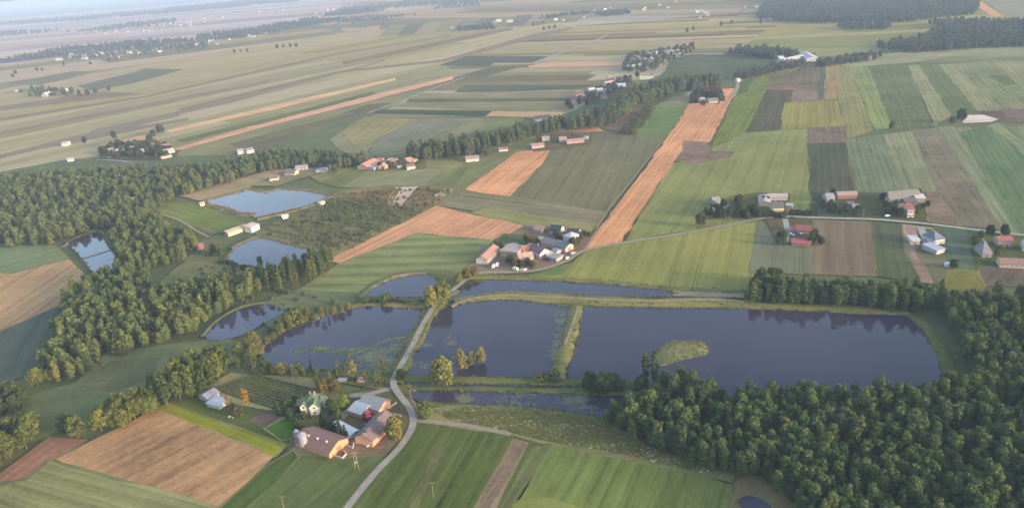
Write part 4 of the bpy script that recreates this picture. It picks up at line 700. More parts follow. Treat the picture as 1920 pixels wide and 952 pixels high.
def roofmesh(L, w, z, rh, kind, m, over=.5, t=.22):
    b = MB(); X, Y = L/2 + over, w/2 + over; s = rh/(w/2); ze = z - over*s; zt = z + rh
    if kind == 'gable':
        for q in (-1, 1):
            v = [(-X, q*Y, ze), (X, q*Y, ze), (X, 0, zt), (-X, 0, zt)]; b.add(v + [(x, y, h + t) for x, y, h in v], [(0,1,2,3),(4,7,6,5),(0,4,5,1),(1,5,6,2),(3,2,6,7),(0,3,7,4)])
    elif kind == 'hip':
        r = max(.3, X - Y*.85); v = [(-X,-Y,ze),(X,-Y,ze),(X,Y,ze),(-X,Y,ze),(-r,0,zt),(r,0,zt)]
        b.add(v, [(0,1,5,4),(1,2,5),(2,3,4,5),(3,0,4),(3,2,1,0)]); b.add([(x, y, ze - .01) for x, y, _ in v[:4]] + [(x, y, ze - t) for x, y, _ in v[:4]], [(0,4,5,1),(1,5,6,2),(2,6,7,3),(3,7,4,0),(4,7,6,5)])
    elif kind == 'flat': b.box(-X, X, -Y, Y, z + .01, z + .35); b.box(-X + .3, X - .3, -Y + .3, Y - .3, z + .35, z + .42)
    elif kind == 'shed':
        v = [(-X,-Y,z+.02),(X,-Y,z+.02),(X,Y,z+rh),(-X,Y,z+rh)]; b.add(v + [(x, y, h + t) for x, y, h in v], [(3,2,1,0),(4,5,6,7),(0,1,5,4),(1,2,6,5),(2,3,7,6),(3,0,4,7)])
    elif kind == 'arch':
        n = 8
        for i in range(n):
            a0, a1 = math.pi*i/n, math.pi*(i+1)/n; p = [(-X, -Y*math.cos(a0), z + rh*math.sin(a0)), (X, -Y*math.cos(a0), z + rh*math.sin(a0)), (X, -Y*math.cos(a1), z + rh*math.sin(a1)), (-X, -Y*math.cos(a1), z + rh*math.sin(a1))]; b.add(p, [(0,1,2,3)])
    return b.mesh('roof', [m])
def house(name, label, cat, a, b, w, eave, rh, wall, roof, kind='gable', win=0, chim=0, door=None, group=None, fin='roof', storeys=1, gable=None):
    """a, b: the two ends of the building's long axis on the ground; w: depth in metres; win: windows along each long side"""
    if a[1] < 345: eave *= .85; rh *= .9
    wall, roof = [tuple(.8*(v*.85 + .15*sum(k)/3) for v in k) for k in (wall, roof)]; gable = gable and tuple(v*.85 for v in gable)
    A, B = G(*a), G(*b); c = (A + B)/2; d = B - A; L = max(4.0, d.length); o = new(name, None, label=label, category=cat, group=group); o.location = (c.x, c.y, .3); o.rotation_euler = (0, 0, math.atan2(d.y, d.x))
    m = MB(); x, y = L/2, w/2; z0 = -.6; top = eave
    if kind in ('gable',):
        for q in (-1, 1):
            m.add([(q*x,-y,z0),(q*x,y,z0),(q*x,y,eave),(q*x,0,eave+rh-.05),(q*x,-y,eave)], [(0,1,2,3,4) if q > 0 else (4,3,2,1,0)], 1 if gable else 0)
        m.add([(-x,-y,z0),(x,-y,z0),(x,-y,eave),(-x,-y,eave)], [(0,1,2,3)]); m.add([(-x,y,z0),(x,y,z0),(x,y,eave),(-x,y,eave)], [(3,2,1,0)])
    elif kind == 'shed': m.add([(-x,-y,z0),(x,-y,z0),(x,y,z0),(-x,y,z0),(-x,-y,eave),(x,-y,eave),(x,y,eave+rh*.95),(-x,y,eave+rh*.95)], [(0,1,5,4),(1,2,6,5),(2,3,7,6),(3,0,4,7),(4,5,6,7)])
    else: m.box(-x, x, -y, y, z0, eave - (.02 if kind == 'hip' else 0))
    new('wall', m.mesh('wall', [paint(wall), paint(gable or wall)]), o)
    r = new('roof', roofmesh(L, w, eave, rh, kind, paint(roof, fin)), o)
    for i in range(chim):
        cb = MB(); hx = (-.25 + .5*i)*L*.6; cb.box(hx - .35, hx + .35, .4, 1.1, eave + rh*.4, eave + rh + 1.0); cb.box(hx - .42, hx + .42, .33, 1.17, eave + rh + 1.0, eave + rh + 1.15); new('chimney', cb.mesh('chimney', [paint((.32, .17, .13))]), r)
    ww, wh = (1.25, 1.35) if eave > 2.6 and cat == 'house' else (1.3, .9)
    for k in range(win):
        for q in (-1, 1):
            for s in range(storeys):
                wx = -x + L*(k + .5)/win
                if door and q == -1 and s == 0 and k == win//2: continue
                wo = new('window', window_mesh(ww, wh), o); wo.location = (wx, q*y, 1.0 + s*2.8 if cat == 'house' else eave*.48); wo.rotation_euler = (0, 0, math.pi if q < 0 else 0)
    if win and cat == 'house':
        for q in (-1, 1):
            for yy in (-w*.22, w*.22):
                wo = new('window', window_mesh(ww, wh), o); wo.location = (q*x, yy, 1.0); wo.rotation_euler = (0, 0, -q*math.pi/2)
    if win and cat == 'barn':
        do = new('door', door_mesh(3.2, min(3.2, eave*.9), (.2, .13, .09)), o); do.location = (x, 0, 0); do.rotation_euler = (0, 0, -math.pi/2)
    if door: do = new('door', door_mesh(door[0], door[1], door[2]), o); do.location = (-x + L*(win//2 + .5)/max(1, win), -y, 0); do.rotation_euler = (0, 0, math.pi)
    return o, L
WH, CR, OR, PK, GY = (.52,.50,.47), (.52,.44,.31), (.52,.25,.13), (.52,.36,.29), (.33,.32,.31)
rR, rS, rB, rG, rD, rW, rM, rP = (.36,.10,.085), (.42,.21,.16), (.28,.145,.12), (.22,.215,.22), (.055,.06,.10), (.55,.55,.55), (.36,.40,.42), (.22,.15,.155)
DR = (1.2, 2.1, (.2, .12, .08))
# the near farm
o, L = house('barn', 'low brown roofed barn with orange gable beside the silos', 'barn', (573,825), (637,847), 12.5, 3.3, 2.5, OR, rB, win=6, gable=(.6,.27,.15))
for i in range(3):
    b = MB(); b.box(-.45, .45, -.45, .45, -.6, .5); b.box(-.6, .6, -.6, .6, .5, .62); v = new('roof_vent', b.mesh('roof_vent', [M['concrete']]), o); v.location = (L*(-.25 + .26*i), -2.2, 3.3 + 2.5*(1 - 2.2/6.25) + .3)
house('barn', 'long brick barn with purple grey roof beside the bend in the road', 'barn', (684,837), (726,792), 9.5, 4.0, 2.6, (.6,.26,.15), rP, win=7, gable=(.6,.33,.23))
house('barn', 'pale metal roofed brick barn at the top of the farmyard', 'barn', (684,762), (723,772), 9.5, 3.7, 2.0, (.56,.28,.16), (.34,.35,.34), win=5, fin='metal')
house('barn', 'wide white and grey metal roofed wing facing the farmyard', 'barn', (669,769), (693,777), 11, 3.3, 1.3, (.42,.2,.15), (.5,.52,.56), 'gable', win=3, fin='metal')
house('polytunnel', 'white arched tunnel behind the row of spruces', 'greenhouse', (630,800), (666,819), 5.5, 1.2, 1.6, WH, (.75,.76,.78), 'arch', fin='wall')
o, L = house('farmhouse', 'cream two storey farmhouse with a green roof in the garden', 'house', (577,765), (603,763), 10, 4.9, 2.9, (.74,.68,.56), (.13,.2,.11), 'hip', win=4, chim=2, storeys=1, door=DR)
def bay(o, x, y, w, d, h, rh, wallc, roofc, rz=0, nm='gable_wing'):
    b = MB(); b.box(-w/2, w/2, -d, 0, -.5, h, 0); b.add([(-w/2,-d,h),(w/2,-d,h),(0,-d,h+rh),(0,d*.6,h+rh)], [(0,1,2)], 0); k = new(nm, b.mesh(nm, [paint(wallc)]), o); k.location = (x, y, 0); k.rotation_euler = (0, 0, rz)
    r = MB(); e = .35
    for q in (-1, 1):
        v = [(q*(w/2+e),-d-e,h-e*rh/(w/2)),(0,-d-e,h+rh),(0,d*.8,h+rh),(q*(w/2+e),d*.8,h-e*rh/(w/2))]; r.add(v + [(p[0],p[1],p[2]+.18) for p in v], [(0,1,2,3),(4,7,6,5),(0,4,5,1),(1,5,6,2),(2,6,7,3),(3,7,4,0)])
    rr = new('wing_roof', r.mesh('wing_roof', [paint(roofc, 'roof')]), o); rr.location = k.location; rr.rotation_euler = k.rotation_euler
    for s in range(2 if h > 4 else 1):
        wo = new('window', window_mesh(1.25, 1.35), k); wo.location = (0, -d, 1.0 + 2.8*s); wo.rotation_euler = (0, 0, math.pi)
bay(o, 2.2, -5, 4.6, 2.6, 4.9, 1.9, (.74,.68,.56), (.13,.2,.11)); bay(o, -3.4, -5, 3.0, 1.5, 4.9, 1.4, (.74,.68,.56), (.13,.2,.11)); bay(o, 5.2, 0, 3.6, 1.6, 4.6, 1.7, (.74,.68,.56), (.13,.2,.11), math.pi/2)
house('shed', 'grey lilac roofed shed left of its white twin near the vineyard rows', 'shed', (383,753), (404,741), 8, 2.8, 1.4, (.4,.36,.36), (.40,.39,.45), win=2, fin='metal')
house('shed', 'low shed with a bright white roof near the orange trees', 'shed', (398,758), (421,764), 6, 2.4, .7, (.42,.42,.45), (.62,.64,.72), 'shed', win=2, fin='metal')
house('shed', 'small weathered hut on the canal bank behind the farm', 'shed', (641,716), (647,716), 2.5, 1.6, .6, (.2,.24,.3), (.3,.33,.4)); house('shed', 'small salmon roofed hut on the canal bank', 'shed', (674,717), (686,717), 2.6, 1.5, .5, (.4,.3,.24), (.55,.3,.22), 'shed')
def silo(p, r, h, label):
    o = new('silo', None, label=label, category='silo', group='silos by the brown barn'); q = G(*p); o.location = (q.x, q.y, .3); mt = paint((.3,.29,.32), 'metal')
    b = MB(); n = 9
    for i in range(n): b.cone((0,0), r*(1 if i % 2 else 1.025), r*(1.025 if i % 2 else 1), 2.4 + (h-2.4)*i/n, 2.4 + (h-2.4)*(i+1)/n, 20, 0, False)
    new('drum', b.mesh('drum', [mt], True), o); b = MB(); b.cone((0,0), r*1.05, .3, h, h + r*.6, 20); b.cone((0,0), .32, .32, h + r*.6 - .05, h + r*.6 + .3, 10); new('roof', b.mesh('roof', [mt]), o)
    b = MB(); b.cone((0,0), .3, r, .9, 2.4, 20); new('hopper', b.mesh('hopper', [mt], True), o)
    for i in range(6):
        a = math.pi*i/3; b = MB(); b.bar((r*.95*math.cos(a), r*.95*math.sin(a), -.5), (r*.95*math.cos(a), r*.95*math.sin(a), 2.8), .09); new('leg', b.mesh('leg', [mt]), o)
    b = MB()
    for s in (-.22, .22): b.bar((r + .12, s, .2), (r + .12, s, h + .4), .03)
    for i in range(int(h/.5)): b.bar((r + .12, -.22, .4 + .5*i), (r + .12, .22, .4 + .5*i), .02)
    new('ladder', b.mesh('ladder', [mt]), o)
silo((571,842), 2.1, 7.8, 'large pale metal silo in front of the brown barn'); silo((560,833), 1.2, 7.2, 'slimmer pale silo left of the large one')
def lowwall(pts, label, h=1.0, t=.35):
    P = px(pts); o = new('yard_wall', None, label=label, category='wall', group='low concrete yard walls'); o.location = P[0]
    for a, b in zip(P, P[1:]):
        d = b - a; m = MB(); m.box(0, d.length, -t/2, t/2, -.4, h + .6); s = new('wall_segment', m.mesh('wall_segment', [M['concrete']]), o); s.location = a - P[0]; s.rotation_euler = (0, 0, math.atan2(d.y, d.x))
lowwall([(650,838),(662,843),(664,833)], 'low concrete wall angle right of the brown barn gable'); lowwall([(626,857),(643,862),(650,854),(646,850)], 'low concrete wall angle in front of the brown barn gable'); lowwall([(676,833),(689,840),(697,836)], 'low concrete kerb wall before the long barn gable'); lowwall([(728,769),(744,758)], 'straight concrete wall right of the pale barn'); lowwall([(738,779),(753,783)], 'short concrete wall at the far end of the long barn')
# hamlet in the centre, farms along the country road, villages
HOUSES = [
 ('shed','tiny rust roofed lean-to between the hall and the purple roofed house','shed',(990,466),(998,468),5,2.4,.8,PK,(.45,.2,.13),'shed',0), ('shed','small tin shed behind the flat salmon hall','shed',(958,466),(968,467),5,2.4,.8,GY,(.3,.28,.3),'shed',0), ('shed','lilac tin shed beside the blue green roofed barn','shed',(1040,474),(1048,477),5,2.6,.8,GY,(.4,.36,.4),'gable',0), ('shed','dark wooden shed at the back corner of the hamlet','shed',(1056,446),(1062,447),5,2.6,1.2,(.16,.12,.1),(.14,.11,.12),'gable',0), ('shed','small brown shed in the yard of the big grey barn','shed',(1684,390),(1690,390),5,2.6,1,(.26,.18,.14),(.24,.17,.15),'gable',0), ('shed','small wooden shed behind the grey roofed house of the brick farm','shed',(1590,386),(1597,386),5,2.4,1,(.2,.15,.12),(.22,.19,.19),'gable',0),
 ('barn','long barn with red brown roof and white side at the left of the centre hamlet','barn',(904,497),(927,474),9,4,2.6,(.66,.6,.5),rS,'gable',5), ('hall','wide flat salmon roofed hall in the centre hamlet','barn',(947,476),(978,480),14,5,.4,(.55,.4,.3),(.42,.33,.31),'flat',5), ('house','house with bright red patch of roof beside the flat hall','house',(978,478),(994,474),8,4.2,2.2,(.6,.45,.36),(.46,.17,.1),'gable',3),
 ('house','salmon roofed house with a sunlit yellow gable in the centre hamlet','house',(972,494),(998,490),9,4.4,3,(.72,.6,.38),(.5,.31,.24),'gable',4,1), ('house','purple roofed house with white dormers in the middle of the hamlet','house',(1001,474),(1022,484),9,4.4,3,WH,rP,'gable',4,1), ('barn','long grey violet roofed barn at the right of the hamlet','barn',(1022,460),(1048,466),9,4,2.4,PK,(.26,.22,.25),'gable',4), ('barn','blue green roofed barn end at the right of the hamlet','barn',(1050,467),(1068,472),9,4,2.2,PK,(.13,.2,.22),'gable',3),
 ('house','white block house near the right edge of the hamlet','house',(1064,452),(1078,456),9,6,1.2,(.66,.6,.62),(.55,.5,.55),'hip',3,0), ('house','dark blue roofed white house behind the hamlet, left one','house',(1034,436),(1054,438),9,3.4,3,WH,rD,'gable',4,1), ('house','dark blue roofed white house behind the hamlet, right one','house',(1066,443),(1086,444),9,3.4,3,WH,rD,'gable',4,1), ('barn','pink roofed shed behind the hamlet beside the orange field','barn',(1006,433),(1022,436),9,3,2,PK,(.48,.27,.22),'gable',2),
 ('garage','low grey flat roofed garage row facing the hamlet road','garage',(1034,486),(1050,490),8,3,.4,GY,(.32,.3,.33),'flat',2), ('garage','low white roofed shelter left of the garage row','garage',(1024,480),(1033,484),6,3,.4,WH,(.6,.52,.5),'flat',1), ('shed','cream roofed shed behind the hamlet barn','shed',(1012,452),(1022,455),5,2.6,1,CR,(.55,.55,.42),'gable',1),
 ('house','cream yellow house with dark roof behind its front hedge','house',(1446,397),(1466,396),10,4.4,3.4,(.74,.6,.34),(.14,.12,.16),'gable',4,1), ('barn','long grey lilac barn behind the cream house','barn',(1439,375),(1475,375),7,3.6,1.8,(.5,.45,.45),(.46,.40,.40),'gable',5), ('barn','pink grey ribbed roof shed left of the cream house','barn',(1433,388),(1433,375),9,3.6,1.2,GY,(.46,.36,.36),'gable',2), ('greenhouse','small pale glass roofed greenhouse right of the cream house','greenhouse',(1475,388),(1486,389),5,2,1.2,(.4,.45,.45),(.45,.5,.52),'gable',1),
 ('house','grey roofed house half hidden in the wooded farmstead','house',(1334,384),(1346,382),8,3.6,2.4,GY,(.3,.29,.3),'gable',2), ('shed','small white gabled shed inside the wooded farmstead','shed',(1357,393),(1364,392),5,2.6,1.4,WH,rG,'gable',1), ('shed','pale hut at the front of the wooded farmstead','shed',(1361,408),(1368,408),5,2.6,1.2,(.5,.52,.5),(.4,.42,.4),'gable',1), ('shed','grey shed at the left corner of the wooded farmstead','shed',(1328,400),(1336,398),6,2.6,1.4,GY,(.3,.3,.33),'gable',1),
 ('barn','red roofed shed across the road, upper of two','barn',(1492,435),(1520,437),10,3.2,2.2,(.4,.3,.28),rR,'gable',4), ('shed','long low red roofed shed, lower of two','shed',(1484,459),(1520,461),6,2.4,1.2,(.4,.12,.1),(.40,.11,.10),'shed',4), ('shed','maroon roofed shed beside the grey driveway','shed',(1482,436),(1490,436),6,2.6,1.2,(.36,.22,.22),(.34,.16,.17),'gable',1),
 ('barn','long red brick farm building with pale pink roof','barn',(1568,373),(1604,372),8,4,2,(.42,.14,.1),(.44,.29,.26),'gable',6), ('house','grey roofed house left of the red brick building','house',(1546,377),(1560,376),9,3.6,2.6,(.42,.38,.36),(.3,.3,.33),'gable',3,1), ('shed','small grey pink shed below the red brick farm','shed',(1600,392),(1606,392),5,2.6,1.2,PK,(.4,.36,.36),'gable',1), ('barn','big long grey brown barn behind the white house','barn',(1662,377),(1718,372),11,4.4,3,(.36,.28,.25),(.26,.225,.22),'gable',6),
 ('house','salmon walled house at the left of the big grey barn','house',(1664,382),(1678,381),9,4,2.4,(.5,.33,.26),(.33,.25,.23),'gable',3), ('barn','white roofed open shed at the end of the big grey barn','barn',(1714,378),(1731,378),9,3.8,1,(.3,.26,.25),(.62,.55,.54),'shed',2), ('barn','dark purple roofed barn in front of the big grey barn','barn',(1692,386),(1712,384),8,3.6,2.2,(.35,.2,.18),(.13,.1,.13),'gable',3), ('house','white two storey house with red roof near the road','house',(1697,405),(1710,405),9,6,1.6,(.72,.7,.68),(.42,.13,.1),'shed',3,1,'s2'),
 ('house','new white house with a blue grey hipped roof','house',(1740,455),(1758,452),12,4,4,(.72,.7,.66),(.18,.2,.26),'hip',4,1), ('garage','pale blue roofed outbuilding below the new house','garage',(1742,474),(1757,470),11,3,1,(.45,.47,.5),(.35,.4,.5),'shed',2), ('house','white unfinished flat block beside the sandy plot','house',(1704,455),(1720,455),9,3.2,.4,(.68,.66,.62),(.66,.64,.6),'flat',3), ('house','grey violet pyramid roofed house at the right','house',(1834,477),(1851,477),13,3.4,6,(.45,.38,.34),(.27,.25,.29),'hip',3,1),
 ('house','pink house with a red roof beside the road at the right edge','house',(1866,460),(1892,460),9,4.6,1.8,(.62,.40,.30),(.44,.14,.14),'gable',4,1), ('barn','long low peach barn with dull red roof at the right edge','barn',(1870,498),(1945,502),9,3.4,1.8,(.6,.44,.32),(.38,.2,.17),'gable',8), ('house','blue grey roofed house cut by the right edge','house',(1914,468),(1945,470),9,4,2.6,(.5,.5,.52),(.25,.28,.33),'gable',3),
 ('house','white house with purple roof nearest the far pond','house',(507,339),(523,337),9,3.6,3,(.72,.66,.56),rP,'gable',3,1), ('house','house with an orange gable in the walled plot by the far pond','house',(538,328),(557,328),9,3.6,3,(.66,.44,.28),(.2,.17,.2),'gable',3,1), ('house','pale white house behind the walled plot','house',(556,320),(577,318),9,3.6,2.6,WH,(.34,.32,.34),'gable',3,1), ('house','blue grey roofed house in the middle village','house',(617,315),(632,312),10,3.6,2.6,(.4,.42,.46),(.3,.33,.4),'gable',3), ('hall','flat grey building below the blue grey house','barn',(594,323),(614,321),10,3,.4,(.38,.4,.42),(.3,.32,.36),'flat',3),
 ('barn','big salmon red roofed barn at the left of the middle village','barn',(680,319),(703,308),13,4.4,3.6,(.56,.34,.26),(.5,.23,.17),'gable',4), ('hall','flat blue grey annex in the middle village','barn',(696,320),(712,314),9,3.4,.4,(.45,.42,.46),(.38,.38,.46),'flat',3), ('house','orange walled house in the middle village','house',(716,319),(729,309),9,4,3,(.66,.36,.22),(.5,.27,.19),'gable',3,1), ('house','red roofed white house behind the orange house','house',(706,307),(720,306),9,4,2.6,WH,(.45,.17,.14),'gable',3), ('house','red roofed white house in the middle village, right of the orange one','house',(734,312),(745,307),9,4,3,(.62,.54,.5),(.44,.2,.16),'gable',3,1), ('house','lilac roofed shed behind the middle village','shed',(729,303),(738,302),8,3,1.2,(.5,.45,.48),(.48,.42,.46),'gable',2),
 ('barn','salmon roofed barn at the right of the middle village','barn',(760,308),(777,303),12,4,3.4,(.52,.34,.27),(.45,.24,.19),'gable',3), ('house','white house with purple roof below the salmon barn','house',(763,318),(778,316),8,4,2.4,(.74,.7,.68),rP,'gable',3), ('shed','small white shed left of the white purple roofed house','shed',(746,317),(752,316),5,2.6,1.2,WH,(.6,.58,.55),'gable',1),
 ('house','isolated white house with rosy grey roof below the tree row','house',(874,303),(898,301),9,3.8,2.8,(.74,.68,.6),(.36,.25,.25),'gable',4,1), ('shed','small white shed with red grey roof in the meadow','shed',(936,284),(952,283),6,3,1.6,(.76,.7,.64),(.36,.22,.2),'gable',3), ('barn','long purple roofed white barn behind the tree row','barn',(1003,227),(1031,224),10,4,3.4,WH,(.15,.1,.13),'gable',4), ('barn','long pink roofed barn below the white cottage','barn',(996,279),(1019,276),9,3.6,2.4,(.5,.36,.32),(.42,.22,.21),'gable',3), ('house','white cottage above the long pink barn','house',(1017,265),(1030,264),9,4,2.4,(.7,.66,.58),(.34,.34,.3),'gable',3,1),
 ('house','pink red house with white gable by the tramlined field','house',(1049,267),(1062,266),9,4,3,(.72,.6,.54),(.45,.25,.22),'gable',3,1), ('barn','long pink building by the tramlined field','barn',(1062,270),(1094,267),9,3.6,2,(.5,.3,.27),(.44,.26,.24),'gable',5), ('shed','grey green gabled shed at the right of the pink buildings','shed',(1096,262),(1102,262),6,3,2,(.5,.52,.44),(.34,.36,.3),'gable',1),
 ('house','orange walled house in the left village','house',(204,287),(214,285),9,4,3,(.62,.36,.24),(.32,.2,.17),'gable',2), ('house','bright cream and orange house in the left village','house',(219,289),(233,287),10,4.4,3,(.78,.5,.3),(.6,.38,.24),'gable',3), ('house','pale grey house in the middle of the left village','house',(245,284),(259,282),9,4,3,(.55,.55,.55),(.42,.42,.44),'gable',2), ('house','white low house right of the pale grey one','house',(261,287),(271,286),9,3.4,2,WH,(.55,.55,.5),'gable',2), ('house','pink red roofed house at the upper side of the left village','house',(284,278),(294,277),9,3.8,3,PK,(.48,.2,.18),'gable',2), ('barn','red roofed barn at the right of the left village','barn',(304,280),(318,277),9,3.8,3,(.6,.45,.4),(.42,.18,.15),'gable',2), ('house','cream gabled house at the start of the salmon strip','house',(308,290),(326,286),9,4,3,(.72,.6,.44),(.4,.38,.4),'gable',2), ('shed','long pinkish shed in front of the left village','shed',(302,298),(322,294),5,2.4,1,(.5,.36,.34),(.5,.34,.32),'gable',0),
 ('house','white lilac house among trees at the wood edge, left one','house',(446,289),(458,287),9,4,2.6,(.7,.64,.64),(.4,.34,.4),'gable',2), ('house','white house among trees at the wood edge, right one','house',(461,288),(474,285),9,4,2.6,(.7,.66,.62),(.3,.26,.3),'gable',2), ('house','white cream cottage alone at the left below the strips','house',(119,273),(130,272),9,3.6,2.6,(.78,.7,.58),(.5,.42,.34),'gable',0), ('shed','small white shed at the wood edge in the far left','shed',(127,303),(139,301),7,3,2,WH,(.45,.36,.33),'gable',0),
 ('barn','red roofed barn at the left end of the row village','barn',(1078,188),(1094,184),12,4,4,(.5,.25,.2),(.48,.16,.14),'gable',0), ('house','white house in the row village, first from the red barn','house',(1103,174),(1114,172),9,4.4,3,WH,(.6,.6,.58),'gable',0), ('house','white house in the row village, second from the red barn','house',(1119,174),(1130,173),9,4.4,3,WH,(.62,.6,.58),'gable',0), ('house','white house in the row village, third from the red barn','house',(1134,176),(1142,174),9,4.4,3,WH,(.6,.6,.56),'gable',0), ('house','wine red roofed house below the white row, left one','house',(1110,183),(1120,182),9,4,3,PK,(.3,.12,.14),'gable',0), ('house','wine red roofed house below the white row, right one','house',(1127,185),(1137,184),9,4,3,PK,(.3,.12,.14),'gable',0),
 ('barn','pale pink barn in the row village beside the long white hall','barn',(1134,163),(1151,160),12,5,4,(.72,.6,.58),(.6,.42,.4),'gable',0), ('hall','long white hall in the row village','barn',(1150,164),(1173,163),13,4.5,2,(.72,.72,.74),(.68,.68,.72),'gable',0), ('house','purple roofed house behind the long white hall','house',(1155,151),(1173,150),10,4,3.4,WH,rP,'gable',0), ('house','rosy roofed house left of the purple roofed one','house',(1140,151),(1150,150),10,4,3.4,PK,(.45,.24,.22),'gable',0), ('hall','long pale shed beside the lane in the row village','barn',(1200,149),(1225,148),8,3.5,1.4,(.6,.6,.52),(.6,.62,.56),'gable',0),
 ('barn','white roofed barn at the big farm, its longest roof','barn',(1466,120),(1503,112),20,6,4,(.6,.56,.54),(.5,.46,.46),'gable',0), ('barn','blue white roofed barn at the big farm turned toward the wood','barn',(1506,106),(1524,116),22,6,4,(.6,.58,.58),(.5,.5,.54),'gable',0), ('shed','small white shed before the big farm','shed',(1474,124),(1486,123),9,4,2,WH,(.62,.62,.62),'gable',0), ('shed','pale shed left of the big farm','shed',(1457,112),(1467,110),10,4,2,(.6,.6,.62),(.56,.55,.58),'gable',0), ('house','orange house below the tree belt at the upper right','house',(1619,112),(1632,111),11,5,3,(.75,.48,.3),(.5,.3,.22),'gable',0),
 ('house','pinkish house in the orange field farmstead','house',(1311,192),(1320,191),9,4,3,(.58,.45,.42),(.36,.28,.28),'gable',0), ('barn','dark roofed barn in the orange field farmstead','barn',(1326,194),(1344,192),9,4,3,(.32,.26,.25),(.2,.17,.19),'gable',0), ('shed','cream hut at the lane corner by the green field','shed',(1379,154),(1385,153),8,4,2,(.6,.48,.4),(.5,.36,.3),'gable',0),
 ('lakeside_hut','long orange and white hut row between the two ponds','hut',(426,443),(463,430),5,3,1,(.68,.46,.32),(.62,.40,.28),'shed',0), ('boathouse','white boathouse at the end of the orange hut row','hut',(466,436),(481,429),8,4.4,1,(.74,.7,.66),(.6,.42,.36),'shed',2), ('shed','white trailer like shed at the left end of the middle pond','shed',(352,466),(368,465),5,3,1,(.7,.68,.66),(.6,.58,.58),'shed',0), ('shed','red shed beside the white trailer like shed','shed',(370,467),(382,465),6,3,1.4,(.4,.16,.14),(.4,.18,.17),'gable',0), ('hut','tiny white hut at the left tip of the far pond','hut',(377,387),(384,386),4,2.8,1.2,(.74,.62,.5),(.6,.4,.3),'gable',0), ('hut','white hut on the bank right of the far pond','hut',(530,411),(541,409),5,2.6,1,WH,(.66,.66,.62),'gable',0), ('hut','sandy hut at the upper right bank of the far pond','hut',(598,386),(607,383),6,2.6,1,(.62,.5,.42),(.55,.44,.38),'gable',0)]
for h in HOUSES:
    nm, lab, cat, a, b, w, ev, rh, wc, rc, kind, win = h[:12]; ch = h[12] if len(h) > 12 else 0; st = 2 if len(h) > 13 else 1
    house(nm, lab, cat, a, b, w, ev, rh, wc, rc, kind, win, ch, DR if cat == 'house' and win else None, None, 'roof' if kind in ('gable', 'hip') else 'wall', st)
# scattered houses of the hazy villages: one shape in a few colours, copied
RV = random.Random(99); VP = []
for i, (wc, rc) in enumerate([(WH, (.5,.5,.5)), (WH, (.42,.3,.27)), ((.7,.62,.5), (.4,.22,.19)), (WH, (.66,.66,.66)), ((.6,.5,.45), (.33,.29,.29))]):
    m = MB(); x, y, ev, rh = 6, 4.8, 4.2, 3.2
    for q in (-1, 1): m.add([(q*x,-y,-.6),(q*x,y,-.6),(q*x,y,ev),(q*x,0,ev+rh-.05),(q*x,-y,ev)], [(0,1,2,3,4) if q > 0 else (4,3,2,1,0)])
    m.add([(-x,-y,-.6),(x,-y,-.6),(x,-y,ev),(-x,-y,ev)], [(0,1,2,3)]); m.add([(-x,y,-.6),(x,y,-.6),(x,y,ev),(-x,y,ev)], [(3,2,1,0)]); wc, rc = [tuple(v*.6 for v in k) for k in (wc, rc)]; VP.append((m.mesh('wall', [paint(wc)]), roofmesh(12, 9.6, ev, rh, 'gable', paint(rc, 'roof'))))
for lab, grp, poly, n in [('tiny pale house in the hazy village along the blue wood band', 'houses along the blue wood band', [(60,112),(160,102),(260,98),(330,84),(400,74),(500,60),(505,66),(400,86),(330,96),(200,112),(70,120)], 42), ('tiny house of the far village above the blue wood band', 'houses above the blue wood band', [(120,60),(220,48),(320,40),(420,32),(425,40),(330,54),(280,60),(150,66)], 46), ('small white house of the town at the top centre edge', 'houses of the town at the top edge', [(430,14),(560,2),(720,-8),(900,-12),(910,12),(780,28),(700,38),(610,44),(600,30),(480,30)], 90), ('tiny house in the village below the top edge, right of centre', 'houses right of the top centre', [(830,48),(960,40),(1060,24),(1280,2),(1290,12),(1150,28),(1060,40),(960,52),(860,58)], 26),
                          ('small house of the row village beyond the dark green field', 'far houses of the row village', [(1170,128),(1190,104),(1240,98),(1290,90),(1292,98),(1262,114),(1225,122),(1205,138)], 24), ('small house of the village at the far left edge', 'houses at the far left edge', [(30,172),(70,168),(150,170),(152,178),(80,182),(35,178)], 7), ('little house on the plain at the top right', 'little houses on the top right plain', [(1290,26),(1350,20),(1420,10),(1425,22),(1360,34),(1300,36)], 7)]:
    P = px(poly); k = 0; x0, x1, y0, y1 = min(p.x for p in P), max(p.x for p in P), min(p.y for p in P), max(p.y for p in P)
    while k < n:
        q = Vector((RV.uniform(x0, x1), RV.uniform(y0, y1), 0))
        if not inside(q, P): continue
        k += 1; wm, rm = RV.choice(VP); o = new('cottage', None, label=lab, category='house', group=grp); o.location = (q.x, q.y, .3); s = RV.uniform(.75, 1.15); o.scale = (s*RV.uniform(.9, 1.6), s, s); o.rotation_euler = (0, 0, RV.uniform(-.5, .5) + (1.57 if RV.random() < .4 else 0)); new('wall', wm, o); new('roof', rm, o)
